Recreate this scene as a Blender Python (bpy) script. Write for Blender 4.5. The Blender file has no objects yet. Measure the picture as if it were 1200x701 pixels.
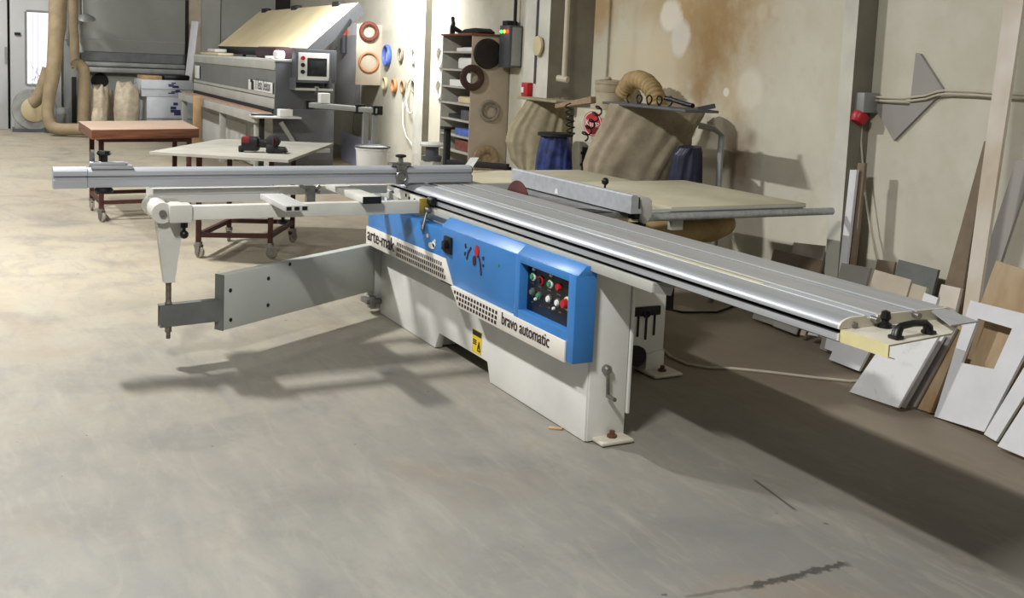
import bpy, bmesh, math, random
from math import sin, cos, pi, radians
from mathutils import Vector as V, Matrix, noise as mn
random.seed(7)
S = bpy.context.scene
COL = S.collection

# ------------------------------------------------------------------ camera model
F = 1242.0; PX, PY = 600.0, 217.0; CAMH = 1.6
_u = V((-660.0, 48-PY, F)).normalized()
_v = V((2350.0, 178-PY, F)); _v = (_v-_u*_v.dot(_u)).normalized()
_X = -_u; _Y = _v; _Z = _X.cross(_Y)
if _Z.y > 0: _Z = -_Z
R3 = Matrix((_X, _Y, _Z))
def ray(x, y): return R3 @ V((x-PX, y-PY, F))
_d = ray(685, 519.3); _o = _d*(-CAMH/_d.z)
CAM = V((-_o.x, -_o.y, CAMH))
def Zp(x, y, h=0.0):
    d = ray(x, y); return CAM+d*((h-CAM.z)/d.z)
def Yp(x, y, Y):
    d = ray(x, y); return CAM+d*((Y-CAM.y)/d.y)
def Xp(x, y, X):
    d = ray(x, y); return CAM+d*((X-CAM.x)/d.x)
def Dp(x, y, dep):
    return CAM+ray(x, y)*(dep/F)
WT = V((.9967, -.0811, 0)); WN = V((.0811, .9967, 0))
def Wp(x, y, D):
    d = ray(x, y); return CAM+d*((D-CAM.dot(WN))/d.dot(WN))
def wf(s, D, z): return WT*s+WN*D+V((0, 0, z))
def sdz(p): return V((p.dot(WT), p.dot(WN), p.z))
MW = Matrix((( WT.x, WN.x, 0, 0), (WT.y, WN.y, 0, 0), (0, 0, 1, 0), (0, 0, 0, 1)))
def rotz(a, loc=(0, 0, 0)): return Matrix.Translation(V(loc)) @ Matrix.Rotation(a, 4, 'Z')

# ------------------------------------------------------------------ materials
def lin(c): return tuple(((x/255)/12.92 if x/255 <= .04045 else ((x/255+.055)/1.055)**2.4) for x in c)
class N:
    def __init__(s, name):
        s.m = bpy.data.materials.new(name); s.m.use_nodes = True
        s.t = s.m.node_tree; s.b = s.t.nodes['Principled BSDF']
    def n(s, kind, **kw):
        x = s.t.nodes.new(kind)
        for k, v in kw.items(): setattr(x, k, v)
        return x
    def l(s, a, b): s.t.links.new(a, b)
    def math(s, op, a, b=None, c=None, clamp=False):
        x = s.n('ShaderNodeMath', operation=op, use_clamp=clamp)
        for i, q in enumerate((a, b, c)):
            if q is None: continue
            if isinstance(q, (int, float)): x.inputs[i].default_value = q
            else: s.l(q, x.inputs[i])
        return x.outputs[0]
    def obj(s): return s.n('ShaderNodeTexCoord').outputs['Object']
    def noise(s, co, scale, detail=3, rough=.55, dist=0):
        x = s.n('ShaderNodeTexNoise'); x.inputs['Scale'].default_value = scale
        x.inputs['Detail'].default_value = detail; x.inputs['Roughness'].default_value = rough
        x.inputs['Distortion'].default_value = dist
        s.l(co, x.inputs['Vector']); return x.outputs['Fac']
    def mapr(s, v, a, b, c=0, d=1):
        x = s.n('ShaderNodeMapRange'); x.clamp = True
        for i, q in enumerate((a, b, c, d)): x.inputs[i+1].default_value = q
        s.l(v, x.inputs[0]); return x.outputs[0]
    def mix(s, f, a, b):
        x = s.n('ShaderNodeMix', data_type='RGBA')
        for i, q in ((0, f), (6, a), (7, b)):
            if isinstance(q, (int, float)): x.inputs[i].default_value = q
            elif isinstance(q, tuple): x.inputs[i].default_value = (*q[:3], 1)
            else: s.l(q, x.inputs[i])
        return x.outputs[2]
    def mapping(s, co, loc=(0, 0, 0), rot=(0, 0, 0), sc=(1, 1, 1)):
        x = s.n('ShaderNodeMapping'); s.l(co, x.inputs[0])
        x.inputs[1].default_value = loc; x.inputs[2].default_value = rot; x.inputs[3].default_value = sc
        return x.outputs[0]
    def base(s, col, rough=.5, metal=0, spec=.5):
        if isinstance(col, tuple): s.b.inputs['Base Color'].default_value = (*col[:3], 1)
        else: s.l(col, s.b.inputs['Base Color'])
        if isinstance(rough, (int, float)): s.b.inputs['Roughness'].default_value = rough
        else: s.l(rough, s.b.inputs['Roughness'])
        s.b.inputs['Metallic'].default_value = metal
        s.b.inputs['Specular IOR Level'].default_value = spec
    def bump(s, h, st=.2, dist=.01):
        x = s.n('ShaderNodeBump'); x.inputs['Strength'].default_value = st; x.inputs['Distance'].default_value = dist
        s.l(h, x.inputs['Height']); s.l(x.outputs[0], s.b.inputs['Normal'])

def mat(name, c, rough=.5, metal=0, var=.10, scale=7, c2=None, st=(1, 1, 1), bump=0, spec=.4):
    k = N(name); co = k.mapping(k.obj(), sc=st)
    f = k.noise(co, scale, 4)
    a = lin(c); b = lin(c2) if c2 else tuple(x*(1-var*2) for x in a)
    a2 = a if c2 else tuple(min(1, x*(1+var*.6)) for x in a)
    k.base(k.mix(k.mapr(f, .35, .65), b, a2), rough, metal, spec)
    if bump: k.bump(k.noise(co, scale*6, 3), bump)
    return k.m
M = {}
M['cream_paint'] = mat('machine cream paint', (212, 211, 202), .45, var=.07, scale=3)
M['sheet_grey'] = mat('saw body grey white paint', (226, 226, 220), .5, var=.08, scale=2.2)
M['blue'] = mat('saw blue paint', (58, 122, 188), .38, var=.06, scale=3)
M['white_band'] = mat('white trim band', (222, 218, 208), .45, var=.04)
M['text'] = mat('dark maroon lettering', (52, 34, 38), .6, var=0)
M['hole'] = mat('vent slot dark', (48, 22, 26), .8, var=.1)
M['black'] = mat('black plastic', (22, 22, 23), .4, var=.1)
M['blackmatt'] = mat('matt black steel', (30, 29, 28), .7, var=.1)
M['alu'] = mat('brushed aluminium', (190, 194, 198), .48, .6, var=.10, scale=3, st=(.4, 12, 12))
M['alu_top'] = mat('anodised slide top', (166, 167, 167), .5, .25, var=.06, scale=4, st=(.4, 9, 9))
M['alu_bright'] = mat('polished aluminium edge', (235, 237, 238), .3, .5, var=.03)
M['alu_fence'] = mat('anodised fence profile', (180, 183, 188), .5, .3, var=.06, scale=3, st=(9, .4, 9))
M['alu_dark'] = mat('dark anodised groove', (92, 94, 95), .5, .4, var=.1)
M['steel'] = mat('bare steel', (150, 148, 144), .4, .8, var=.15, scale=20)
M['armgrey'] = mat('swing arm grey paint', (188, 191, 184), .5, var=.05, scale=2)
M['tubegrey'] = mat('telescopic tube grey', (112, 115, 112), .5, .2, var=.08)
M['rust'] = mat('rusty thread', (110, 78, 58), .7, .2, var=.2, scale=40)
M['rustgrey'] = mat('greyed thread', (124, 112, 100), .6, .4, var=.2, scale=40)
M['dusty'] = mat('sawdust covered table board', (196, 190, 166), .75, var=.10, scale=2.2, c2=(178, 171, 146))
M['cast'] = mat('cast iron table', (140, 140, 138), .45, .5, var=.1)
M['ytape'] = mat('yellow masking tape', (206, 197, 148), .6, var=.08)
M['yellow'] = mat('yellow sign', (226, 190, 44), .5, var=.03)
M['grubby'] = mat('grubby yellow', (150, 132, 52), .6, var=.2, scale=30)
M['plate'] = mat('bare sheet plate', (212, 206, 190), .45, .15, var=.08, scale=5)
M['blade'] = mat('saw blade', (104, 58, 56), .45, .4, var=.1)
M['red'] = mat('red plastic', (178, 32, 38), .4, var=.05)
M['darkred'] = mat('dark red tool plastic', (112, 30, 34), .45, var=.1)
M['green'] = mat('green button', (56, 140, 92), .4, var=.05)
M['white'] = mat('white plastic', (228, 228, 224), .45, var=.03)
M['trayalu'] = mat('pale aluminium tray', (204, 204, 200), .5, .2, var=.05, scale=3)
M['hoodframe'] = mat('dark hood frame', (54, 55, 58), .6, var=.05)
M['hose_tan'] = mat('tan hose', (166, 142, 98), .7, var=.12, scale=9)
M['brownframe'] = mat('red brown steel frame', (74, 42, 36), .6, .1, var=.15, scale=12)
M['chip'] = mat('grey board', (168, 164, 152), .6, var=.08, scale=3, c2=(148, 146, 138))
M['rubber'] = mat('grey caster rubber', (140, 134, 122), .7, var=.15)
M['graydk'] = mat('dark grey machine paint', (84, 86, 90), .5, .1, var=.05, scale=2)
M['graymd'] = mat('mid grey machine paint', (146, 148, 144), .5, .1, var=.07, scale=2)
M['ebgrey'] = mat('edge bander grey', (120, 122, 120), .5, .1, var=.06, scale=2)
M['maroon'] = mat('dark maroon cloth', (56, 34, 40), .8, var=.15)
M['graylt'] = mat('light grey machine paint', (178, 178, 170), .5, var=.06, scale=2)
M['lid'] = mat('cream hood foam', (205, 190, 152), .7, var=.06, scale=1.5)
M['pinkbelt'] = mat('pinkish feed belt', (196, 160, 142), .7, var=.08)
M['panelw'] = mat('grey white faceplate', (206, 206, 202), .5, var=.02)
M['screen'] = mat('dark screen', (44, 48, 50), .25, var=.1)
M['cloth'] = mat('tan filter cloth', (150, 138, 116), .9, var=.12, scale=9, bump=.15)
M['cloth2'] = mat('olive tan cover cloth', (158, 148, 122), .9, var=.12, scale=8, bump=.15)
M['bluebag'] = mat('blue plastic sack', (48, 62, 118), .4, var=.3, scale=14)
M['navybag'] = mat('navy plastic sack', (34, 38, 62), .45, var=.25, scale=10)
M['drum'] = mat('dusty drum', (176, 164, 140), .8, var=.12)
M['housing'] = mat('cream housing', (192, 186, 164), .6, var=.08, scale=4)
M['shelfwood'] = mat('grey beige shelf board', (176, 162, 142), .6, var=.07, scale=3)
M['shelfin'] = mat('shelf interior', (172, 170, 160), .65, var=.07)
M['coilblack'] = mat('black edging', (38, 32, 30), .5, var=.2, scale=30)
M['coilbrown'] = mat('brown edging', (70, 48, 40), .5, var=.15, scale=30)
M['coiltan'] = mat('tan edging', (150, 128, 98), .6, var=.15, scale=30)
M['coilgrey'] = mat('grey edging', (140, 132, 116), .6, var=.15, scale=30)
M['coilred'] = mat('red brown edging', (128, 70, 58), .5, var=.15, scale=30)
M['coilorange'] = mat('orange edging', (208, 140, 96), .5, var=.1, scale=30)
M['coilblue'] = mat('blue edging', (84, 108, 186), .5, var=.1)
M['coilwhite'] = mat('white edging', (226, 224, 216), .5, var=.05)
M['panelwhite'] = mat('white melamine', (222, 222, 224), .45, var=.03)
M['melgrey'] = mat('grey melamine', (158, 154, 148), .55, var=.06, scale=2)
M['melbeige'] = mat('beige plank', (196, 184, 162), .6, var=.08, scale=3)
M['melbrown'] = mat('dusty brown panel', (150, 120, 84), .6, scale=5, c2=(186, 166, 136), st=(1, 1, .35))
M['brownboard'] = mat('brown offcut', (132, 116, 96), .65, var=.12, scale=6)
k = N('smudged white panel'); co = k.obj(); f = k.noise(co, 6, 5, .65, .6); g = k.noise(k.mapping(co, sc=(1, 1, 3)), 2.5, 3)
k.base(k.mix(k.math('MULTIPLY', k.mapr(f, .50, .66), k.mapr(g, .42, .60)), lin((228, 228, 228)), lin((158, 146, 134))), .5); M['smudged'] = k.m
M['whitestained'] = mat('white plank stained', (226, 222, 216), .5, scale=1.6, c2=(192, 176, 152), st=(1, 1, .8))
M['lavender'] = mat('lavender foil panel', (160, 162, 186), .5, var=.06, scale=3)
M['sack'] = mat('woven sack', (206, 192, 168), .85, var=.1, scale=12, bump=.1)
M['crate'] = mat('white crate', (204, 208, 212), .5, var=.06, scale=4)
M['duct'] = mat('tan duct', (160, 142, 112), .65, var=.1, scale=5)
M['galv'] = mat('galvanised grey', (160, 162, 158), .5, .3, var=.12, scale=4)
M['post'] = mat('wood post', (186, 152, 112), .7, var=.12, scale=6)
M['cordwhite'] = mat('pale cable', (196, 188, 168), .6, var=.05)
M['blueink'] = mat('navy print', (54, 58, 112), .6, var=.2)
M['lt_orange'] = mat('orange lens', (214, 92, 48), .4, var=.05)
# butcher-block trolley top: pale planks on top, dark banded edge
k = N('block board top'); co = k.obj()
st = k.noise(k.mapping(co, sc=(14, 1.2, 1)), 3, 4)
k.base(k.mix(k.mapr(st, .35, .65), lin((176, 148, 126)), lin((196, 172, 152))), .55); M['blocktop'] = k.m
k = N('walnut edge'); co = k.obj()
st = k.noise(k.mapping(co, sc=(1.2, 1.2, 40)), 3, 4)
k.base(k.mix(k.mapr(st, .35, .65), lin((88, 52, 38)), lin((128, 84, 60))), .5); M['walnut'] = k.m
def emis(name, c, s):
    k = N(name); k.base(lin(c), .4); k.b.inputs['Emission Color'].default_value = (*lin(c), 1)
    k.b.inputs['Emission Strength'].default_value = s; return k.m
M['ledg'] = emis('green lamp', (90, 255, 110), 2.0); M['ledy'] = emis('amber lamp', (255, 170, 40), 2.5); M['ledr'] = emis('red lamp', (255, 60, 40), 2.5)

# ------------------------------------------------------------------ geometry helpers
class MB:
    def __init__(s): s.bm = bmesh.new()
    def add(s, t, mi=0, Mx=None):
        if Mx is not None: t.transform(Mx)
        if Mx is not None and Mx.determinant() < 0: bmesh.ops.reverse_faces(t, faces=t.faces[:])
        t.normal_update()
        for f in t.faces: f.material_index = mi
        me = bpy.data.meshes.new('t'); t.to_mesh(me); t.free(); s.bm.from_mesh(me); bpy.data.meshes.remove(me)
        s.bm.normal_update(); return s
    def box(s, x0, x1, y0, y1, z0, z1, bev=0, mi=0, Mx=None):
        t = bmesh.new(); bmesh.ops.create_cube(t, size=1)
        t.transform(Matrix.Translation(((x0+x1)/2, (y0+y1)/2, (z0+z1)/2)) @ Matrix.Diagonal((abs(x1-x0), abs(y1-y0), abs(z1-z0), 1)))
        if bev: bmesh.ops.bevel(t, geom=t.edges[:], offset=bev, segments=2, affect='EDGES', profile=.5)
        return s.add(t, mi, Mx)
    def prism(s, poly, ax, a, b, bev=0, mi=0, Mx=None):
        def p3(p, h): return {'x': (h, p[0], p[1]), 'y': (p[0], h, p[1]), 'z': (p[0], p[1], h)}[ax]
        t = bmesh.new()
        A = [t.verts.new(p3(p, a)) for p in poly]; B = [t.verts.new(p3(p, b)) for p in poly]
        n = len(poly); t.faces.new(A); t.faces.new(B[::-1])
        for i in range(n): t.faces.new((A[i], B[i], B[(i+1) % n], A[(i+1) % n]))
        bmesh.ops.recalc_face_normals(t, faces=t.faces[:])
        if bev: bmesh.ops.bevel(t, geom=t.edges[:], offset=bev, segments=2, affect='EDGES', profile=.5)
        return s.add(t, mi, Mx)
    def bar(s, p0, p1, w, h, bev=0, mi=0, up=V((0, 0, 1))):
        p0, p1 = V(p0), V(p1); d = (p1-p0); L = d.length; d.normalize()
        if abs(d.dot(up)) > .98: up = V((0, 1, 0))
        y = up.cross(d).normalized(); z = d.cross(y)
        Mx = Matrix(((d.x, y.x, z.x, p0.x), (d.y, y.y, z.y, p0.y), (d.z, y.z, z.z, p0.z), (0, 0, 0, 1)))
        return s.box(0, L, -w/2, w/2, -h/2, h/2, bev, mi, Mx)
    def tube(s, pts, r, n=12, closed=False, mi=0, flat=1):
        pts = [V(p) for p in pts]; m = len(pts); t = bmesh.new(); rings = []; prev = None
        for i, p in enumerate(pts):
            a = pts[(i-1) % m] if (closed or i) else p; b = pts[(i+1) % m] if (closed or i < m-1) else p
            d = (b-a).normalized()
            if prev is None:
                u = d.cross(V((0, 0, 1)));  u = u if u.length > .05 else d.cross(V((0, 1, 0)))
            else: u = prev-d*prev.dot(d)
            u.normalize(); prev = u; w = d.cross(u); rr = r[i] if isinstance(r, (list, tuple)) else r
            rings.append([t.verts.new(p+u*(rr*cos(2*pi*k/n))+w*(rr*flat*sin(2*pi*k/n))) for k in range(n)])
        for i in range(m if closed else m-1):
            A, B = rings[i], rings[(i+1) % m]
            for k in range(n): t.faces.new((A[k], A[(k+1) % n], B[(k+1) % n], B[k]))
        if not closed: t.faces.new(rings[0][::-1]); t.faces.new(rings[-1])
        bmesh.ops.recalc_face_normals(t, faces=t.faces[:])
        return s.add(t, mi)
    def lathe(s, prof, n=24, mi=0, Mx=None, caps=True):
        t = bmesh.new(); rings = []
        for r, z in prof: rings.append([t.verts.new((r*cos(2*pi*k/n), r*sin(2*pi*k/n), z)) for k in range(n)])
        for A, B in zip(rings, rings[1:]):
            for k in range(n): t.faces.new((A[k], A[(k+1) % n], B[(k+1) % n], B[k]))
        if caps and prof[0][0] > 1e-4: t.faces.new(rings[0][::-1])
        if caps and prof[-1][0] > 1e-4: t.faces.new(rings[-1])
        bmesh.ops.remove_doubles(t, verts=t.verts[:], dist=1e-5)
        bmesh.ops.recalc_face_normals(t, faces=t.faces[:])
        return s.add(t, mi, Mx)
    def torus(s, c, axis, R, r, fl=1.0, n=40, k=10, mi=0):
        a = V(axis).normalized(); u = a.cross(V((0, 0, 1)));  u = u.normalized() if u.length > .05 else V((1, 0, 0)); w = a.cross(u)
        t = bmesh.new(); rg = []
        for i in range(n):
            e = u*cos(2*pi*i/n)+w*sin(2*pi*i/n)
            rg.append([t.verts.new(V(c)+e*(R+r*cos(2*pi*j/k))+a*(r*fl*sin(2*pi*j/k))) for j in range(k)])
        for i in range(n):
            A, B = rg[i], rg[(i+1) % n]
            for j in range(k): t.faces.new((A[j], A[(j+1) % k], B[(j+1) % k], B[j]))
        bmesh.ops.recalc_face_normals(t, faces=t.faces[:])
        return s.add(t, mi)
    def cyl(s, p0, p1, r, n=20, r2=None, mi=0): return s.tube([p0, p1], [r, r if r2 is None else r2], n, mi=mi)
    def ball(s, c, r, sc=(1, 1, 1), mi=0, n=16):
        t = bmesh.new(); bmesh.ops.create_uvsphere(t, u_segments=n, v_segments=n//2+2, radius=r)
        t.transform(Matrix.Translation(V(c)) @ Matrix.Diagonal((*sc, 1))); return s.add(t, mi)
    def slab(s, q, th, mi=0, nrm=None, bev=0):
        q = [V(p) for p in q]; n = nrm if nrm is not None else (q[1]-q[0]).cross(q[2]-q[0]).normalized()
        t = bmesh.new(); A = [t.verts.new(p) for p in q]; B = [t.verts.new(p+n*th) for p in q]; m = len(q)
        t.faces.new(A[::-1]); t.faces.new(B)
        for i in range(m): t.faces.new((A[i], A[(i+1) % m], B[(i+1) % m], B[i]))
        bmesh.ops.recalc_face_normals(t, faces=t.faces[:])
        if bev: bmesh.ops.bevel(t, geom=t.edges[:], offset=bev, segments=1, affect='EDGES')
        return s.add(t, mi)
    def surf(s, fn, nu, nv, cu=True, caps=True, mi=0):
        t = bmesh.new(); g = [[t.verts.new(fn(i/nu, j/nv)) for i in range(nu if cu else nu+1)] for j in range(nv+1)]
        w = len(g[0])
        for j in range(nv):
            for i in range(w if cu else w-1): t.faces.new((g[j][i], g[j][(i+1) % w], g[j+1][(i+1) % w], g[j+1][i]))
        if cu and caps: t.faces.new(g[0][::-1]); t.faces.new(g[-1])
        bmesh.ops.recalc_face_normals(t, faces=t.faces[:])
        return s.add(t, mi)

ROOT = {}
def mesh_of(mb, name, off, ang=35):
    bm = mb.bm; bmesh.ops.translate(bm, verts=bm.verts[:], vec=-V(off))
    for f in bm.faces: f.smooth = True
    for e in bm.edges:
        if len(e.link_faces) == 2: e.smooth = e.calc_face_angle(0) < radians(ang)
    me = bpy.data.meshes.new(name); bm.to_mesh(me); bm.free(); return me
def mats_on(me, m):
    for x in (m if isinstance(m, (list, tuple)) else [m]): me.materials.append(M[x] if isinstance(x, str) else x)
def obj(name, mb, m, parent, label=None, ang=35):
    me = mesh_of(mb, name, ROOT[parent.name], ang); mats_on(me, m)
    o = bpy.data.objects.new(name, me); COL.objects.link(o); o.parent = parent; ROOT[o.name] = ROOT[parent.name]
    if label: o['label'] = label
    return o
def thing(name, label, cat, loc, group=None):
    o = bpy.data.objects.new(name, None); COL.objects.link(o); o.location = V(loc); ROOT[o.name] = V(loc)
    o.empty_display_size = .1; o['label'] = label; o['category'] = cat
    if group: o['group'] = group
    return o
def solo(name, mb, m, label, cat, group=None, ang=35):
    vs = [v.co for v in mb.bm.verts]
    lo = V([min(v[i] for v in vs) for i in range(3)]); hi = V([max(v[i] for v in vs) for i in range(3)])
    off = V(((lo.x+hi.x)/2, (lo.y+hi.y)/2, lo.z))
    me = mesh_of(mb, name, off, ang); mats_on(me, m); o = bpy.data.objects.new(name, me); COL.objects.link(o)
    o.location = off; o['label'] = label; o['category'] = cat
    if group: o['group'] = group
    return o
def struct(name, mb, m, Mx=None):
    me = mesh_of(mb, name, (0, 0, 0)); mats_on(me, m); o = bpy.data.objects.new(name, me); COL.objects.link(o)
    if Mx is not None: o.matrix_world = Mx
    o['kind'] = 'structure'; ROOT[o.name] = V((0, 0, 0)); return o
def text_mb(body, size, Mx, depth=.0015, sx=1.0, spacing=1.0, fit=None):
    cu = bpy.data.curves.new('txt', 'FONT'); cu.body = body; cu.size = size; cu.extrude = depth; cu.space_character = spacing
    o = bpy.data.objects.new('txt', cu); COL.objects.link(o)
    dg = bpy.context.evaluated_depsgraph_get(); me = bpy.data.meshes.new_from_object(o.evaluated_get(dg))
    mb = MB(); t = bmesh.new(); t.from_mesh(me)
    if fit: sx = fit/max(v.co.x for v in t.verts)
    t.transform(Mx @ Matrix.Diagonal((sx, 1, 1, 1))); me2 = bpy.data.meshes.new('t2'); t.to_mesh(me2); t.free(); mb.bm.from_mesh(me2)
    bpy.data.objects.remove(o); bpy.data.curves.remove(cu); bpy.data.meshes.remove(me); bpy.data.meshes.remove(me2)
    return mb
def frame_mx(o, x, y):
    x = V(x).normalized(); y = V(y); y = (y-x*y.dot(x)).normalized(); z = x.cross(y); o = V(o)
    return Matrix(((x.x, y.x, z.x, o.x), (x.y, y.y, z.y, o.y), (x.z, y.z, z.z, o.z), (0, 0, 0, 1)))

# ================================================================== THE PANEL SAW
saw = thing('panel_saw', 'large sliding table panel saw with blue front cover in the middle of the floor', 'saw', (-1.2, .4, 0))
b = MB()
b.prism([(-2.47, .004), (-1.60, .004), (-1.55, .10), (-.95, .10), (-.91, .004), (-.004, .004), (-.004, .80), (-2.47, .80)], 'y', 0, .045, .003)
b.box(-2.47, -.004, .045, .20, .11, .80)
b.box(-2.47, -1.62, .045, .20, .01, .11); b.box(-.89, -.004, .045, .20, .01, .11)
base = obj('base_cabinet', b, 'sheet_grey', saw)
b = MB(); b.box(-.004, .004, .008, .197, .006, .795, .002)
obj('end_panel', b, 'sheet_grey', saw)
b = MB(); b.box(-.05, .012, .202, .216, .11, .79, .002)
obj('edge_panel', b, 'sheet_grey', saw)
b = MB(); b.box(-2.45, -.80, .216, .985, .06, .70, .004); b.box(-2.45, -1.30, .216, .985, .69, .80); b.box(-2.3, -1.0, .35, .9, .0, .06)
body = obj('machine_body', b, 'sheet_grey', saw)
b = MB(); b.box(-.80, -.785, .775, .945, .312, .362, .006)
for y, z0 in ((.81, .20), (.862, .18), (.915, .20)): b.box(-.80, -.796, y-.006, y+.006, z0, .32)
b.torus((-.783, .852, .325), (1, 0, 0), .018, .006)
obj('adjustment_slots', b, 'blackmatt', body)
b = MB(); b.prism([(.86, .02), (.975, .02), (.975, .12), (.86, .10)], 'x', -.8, -.775, .003)
obj('foot_bracket', b, 'sheet_grey', body)
b = MB(); b.cyl((-.80, .80, .10), (-.77, .80, .10), .055, 20); obj('dust_port', b, 'blackmatt', body)
for (x0, x1, y0, y1) in ((-.09, .085, .035, .20), (-.86, -.66, .84, 1.02), (-2.6, -2.45, .02, .18)):
    b = MB(); b.box(x0, x1, y0, y1, .004, .022, .008); f = obj('foot_plate', b, 'plate', saw)
    b = MB(); cx, cy = (x0+x1)/2+.035, (y0+y1)/2
    b.lathe([(.022, 0), (.022, .012), (.012, .013), (.012, .03), (0, .031)], 6, Mx=Matrix.Translation((cx, cy, .022)))
    obj('anchor_bolt', b, 'rust', f)
# crank on the end panel
b = MB(); b.lathe([(.021, 0), (.021, .02), (.012, .028), (0, .028)], 20, Mx=Matrix.Translation((.004, .085, .32)) @ Matrix.Rotation(pi/2, 4, 'Y'))
b.bar((.022, .085, .32), (.022, .092, .205), .016, .008, .002, up=V((1, 0, 0)))
cr = obj('crank_lever', b, 'steel', saw)
b = MB(); b.cyl((.018, .092, .205), (.075, .094, .203), .009); obj('crank_grip', b, 'steel', cr)
# blue cover
b = MB()
b.prism([(-2.50, .455), (-2.50, .715), (-1.37, .715), (-1.37, .455)], 'y', -.085, -.002, .006)
b.prism([(-.09, .452), (-.09, .735), (-.045, .782), (-.002, .782), (-.002, .452)], 'x', -1.37, -.50, .004)
b.prism([(-1.375, .44), (-.5, .44), (-.5, .366), (-1.09, .366), (-1.19, .44)], 'y', -.088, -.002)
b.prism([(-2.5, .452), (-1.19, .452), (-1.15, .456), (-2.5, .458)], 'y', -.085, -.002)
# protruding control housing with a window
def ring(x0, x1, z0, z1, wx0, wx1, wz0, wz1, y0, y1):
    b.box(x0, wx0, y0, y1, z0, z1, .004); b.box(wx1, x1, y0, y1, z0, z1, .004)
    b.box(wx0-.004, wx1+.004, y0, y1, z0, wz0, .004); b.box(wx0-.004, wx1+.004, y0, y1, wz1, z1, .004)
ring(-.50, .035, .366, .742, -.455, -.025, .492, .708, -.105, -.002)
b.prism([(-.101, .738), (-.055, .782), (-.002, .782), (-.002, .738)], 'x', -.5, .035, .003)
b.box(-.46, -.02, -.05, -.002, .48, .72)
cover = obj('front_cover', b, 'blue', saw)
b = MB(); b.box(-.455, -.025, -.062, -.049, .490, .710, .002)
cp = obj('control_panel', b, 'black', cover)
def button(x, z, r, m, d=.016, name='push_button', ringm=None):
    q = MB(); Mx = Matrix.Translation((x, -.062, z)) @ Matrix.Rotation(pi/2, 4, 'X')
    q.lathe([(r, 0), (r, d*.6), (r*.85, d), (0, d)], 20, Mx=Mx)
    mm = [m]
    if ringm:
        q.lathe([(r*1.45, 0), (r*1.45, d*.4), (r*1.1, d*.5), (r*1.1, 0)], 20, 1, Mx); mm.append(ringm)
    o = obj(name, q, mm, cover); return o
BX = lambda px: -.455+(px-.08)*.43/.82
for (u, w, r, m, rg) in ((.11, .74, .013, 'green', 'white'), (.27, .72, .015, 'black', 'red'), (.47, .73, .013, 'green', 'white'), (.65, .74, .016, 'red', None),
                         (.11, .42, .013, 'steel', 'alu_dark'), (.25, .40, .012, 'green', 'steel'), (.46, .42, .014, 'white', 'alu_dark'), (.64, .42, .014, 'white', 'alu_dark')):
    button(-.455+u*.43+.01, .49+w*.22, r, m, ringm=rg)
button(-.455+.885*.43, .49+.50*.22, .021, 'red', .04, 'emergency_stop', 'ytape')
for (u, w) in ((.12, .90), (.48, .91), (.18, .30), (.56, .27)): button(-.455+u*.43+.01, .49+w*.22, .007, 'white', .01, 'indicator_lamp')
b = MB()
for (u, w, l) in ((.11, .6, .05), (.27, .58, .07), (.47, .59, .08), (.66, .58, .08), (.12, .2, .03), (.3, .2, .03), (.48, .24, .04), (.7, .24, .05), (.88, .12, .05)):
    b.box(-.455+u*.43-l*.43/2, -.455+u*.43+l*.43/2, -.0635, -.0615, .49+w*.22-.003, .49+w*.22+.003)
obj('control_legend', b, 'alu_dark', cover)
# white trim bands, slots, lettering
b = MB(); b.prism([(-2.505, .448), (-1.195, .448), (-1.30, .572), (-2.505, .562)], 'y', -.093, -.086, .002)
b1 = obj('trim_band', b, 'white_band', saw)
b = MB(); b.prism([(-1.185, .452), (-.02, .452), (-.02, .360), (-1.085, .360)], 'y', -.112, -.087, .002)
b2 = obj('trim_band', b, 'white_band', saw)
b = MB()
for r in range(3):
    z = .535-r*.031
    for i in range(24-(0 if r else 0)+r):
        x = -1.985+i*.0272+.0
        b.box(x, x+.013, -.0945, -.092, z-.010, z+.010)
obj('vent_slots', b, 'hole', b1)
b = MB()
for r in range(3):
    z = .431-r*.025
    for i in range(15-r):
        x = -1.135+.03*r+i*.0335
        b.box(x, x+.019, -.1135, -.111, z-.008, z+.008)
obj('vent_slots', b, 'hole', b2)
obj('lettering', text_mb('arte-mak', .112, frame_mx((-2.48, -.0945, .480), (1, 0, 0), (0, 0, 1)), fit=.455), 'text', b1)
obj('lettering', text_mb('bravo automatic', .082, frame_mx((-.60, -.1135, .391), (1, 0, 0), (0, 0, 1)), sx=.84), 'text', b2)
# emblem
b = MB(); y = -.092
def strk(pts, w, mi):
    for p, q in zip(pts, pts[1:]): b.bar((p[0], y, p[1]), (q[0], y, q[1]), w, .003, mi=mi, up=V((0, 1, 0)))
b.lathe([(.022, 0), (.022, .003), (0, .003)], 20, 1, Matrix.Translation((-.93, y, .678)) @ Matrix.Rotation(pi/2, 4, 'X') @ Matrix.Diagonal((1, 1.35, 1, 1)))
b.lathe([(.017, 0), (.017, .003), (0, .003)], 20, 0, Matrix.Translation((-.955, y, .625)) @ Matrix.Rotation(pi/2, 4, 'X') @ Matrix.Diagonal((1, 1.5, 1, 1)))
strk([(-1.0, .682), (-1.03, .655), (-1.045, .615)], .011, 0); strk([(-.91, .655), (-.888, .62), (-.875, .565)], .012, 0)
strk([(-1.07, .69), (-1.06, .672)], .013, 0); strk([(-1.065, .65), (-1.07, .632)], .010, 0)
strk([(-.862, .662), (-.858, .645)], .016, 0); strk([(-.858, .625), (-.856, .612)], .014, 0)
obj('emblem', b, ['text', 'red'], cover)
b = MB(); b.cyl((-.695, -.0895, .652), (-.695, -.094, .652), .008); obj('green_dot', b, 'green', cover)
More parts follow.
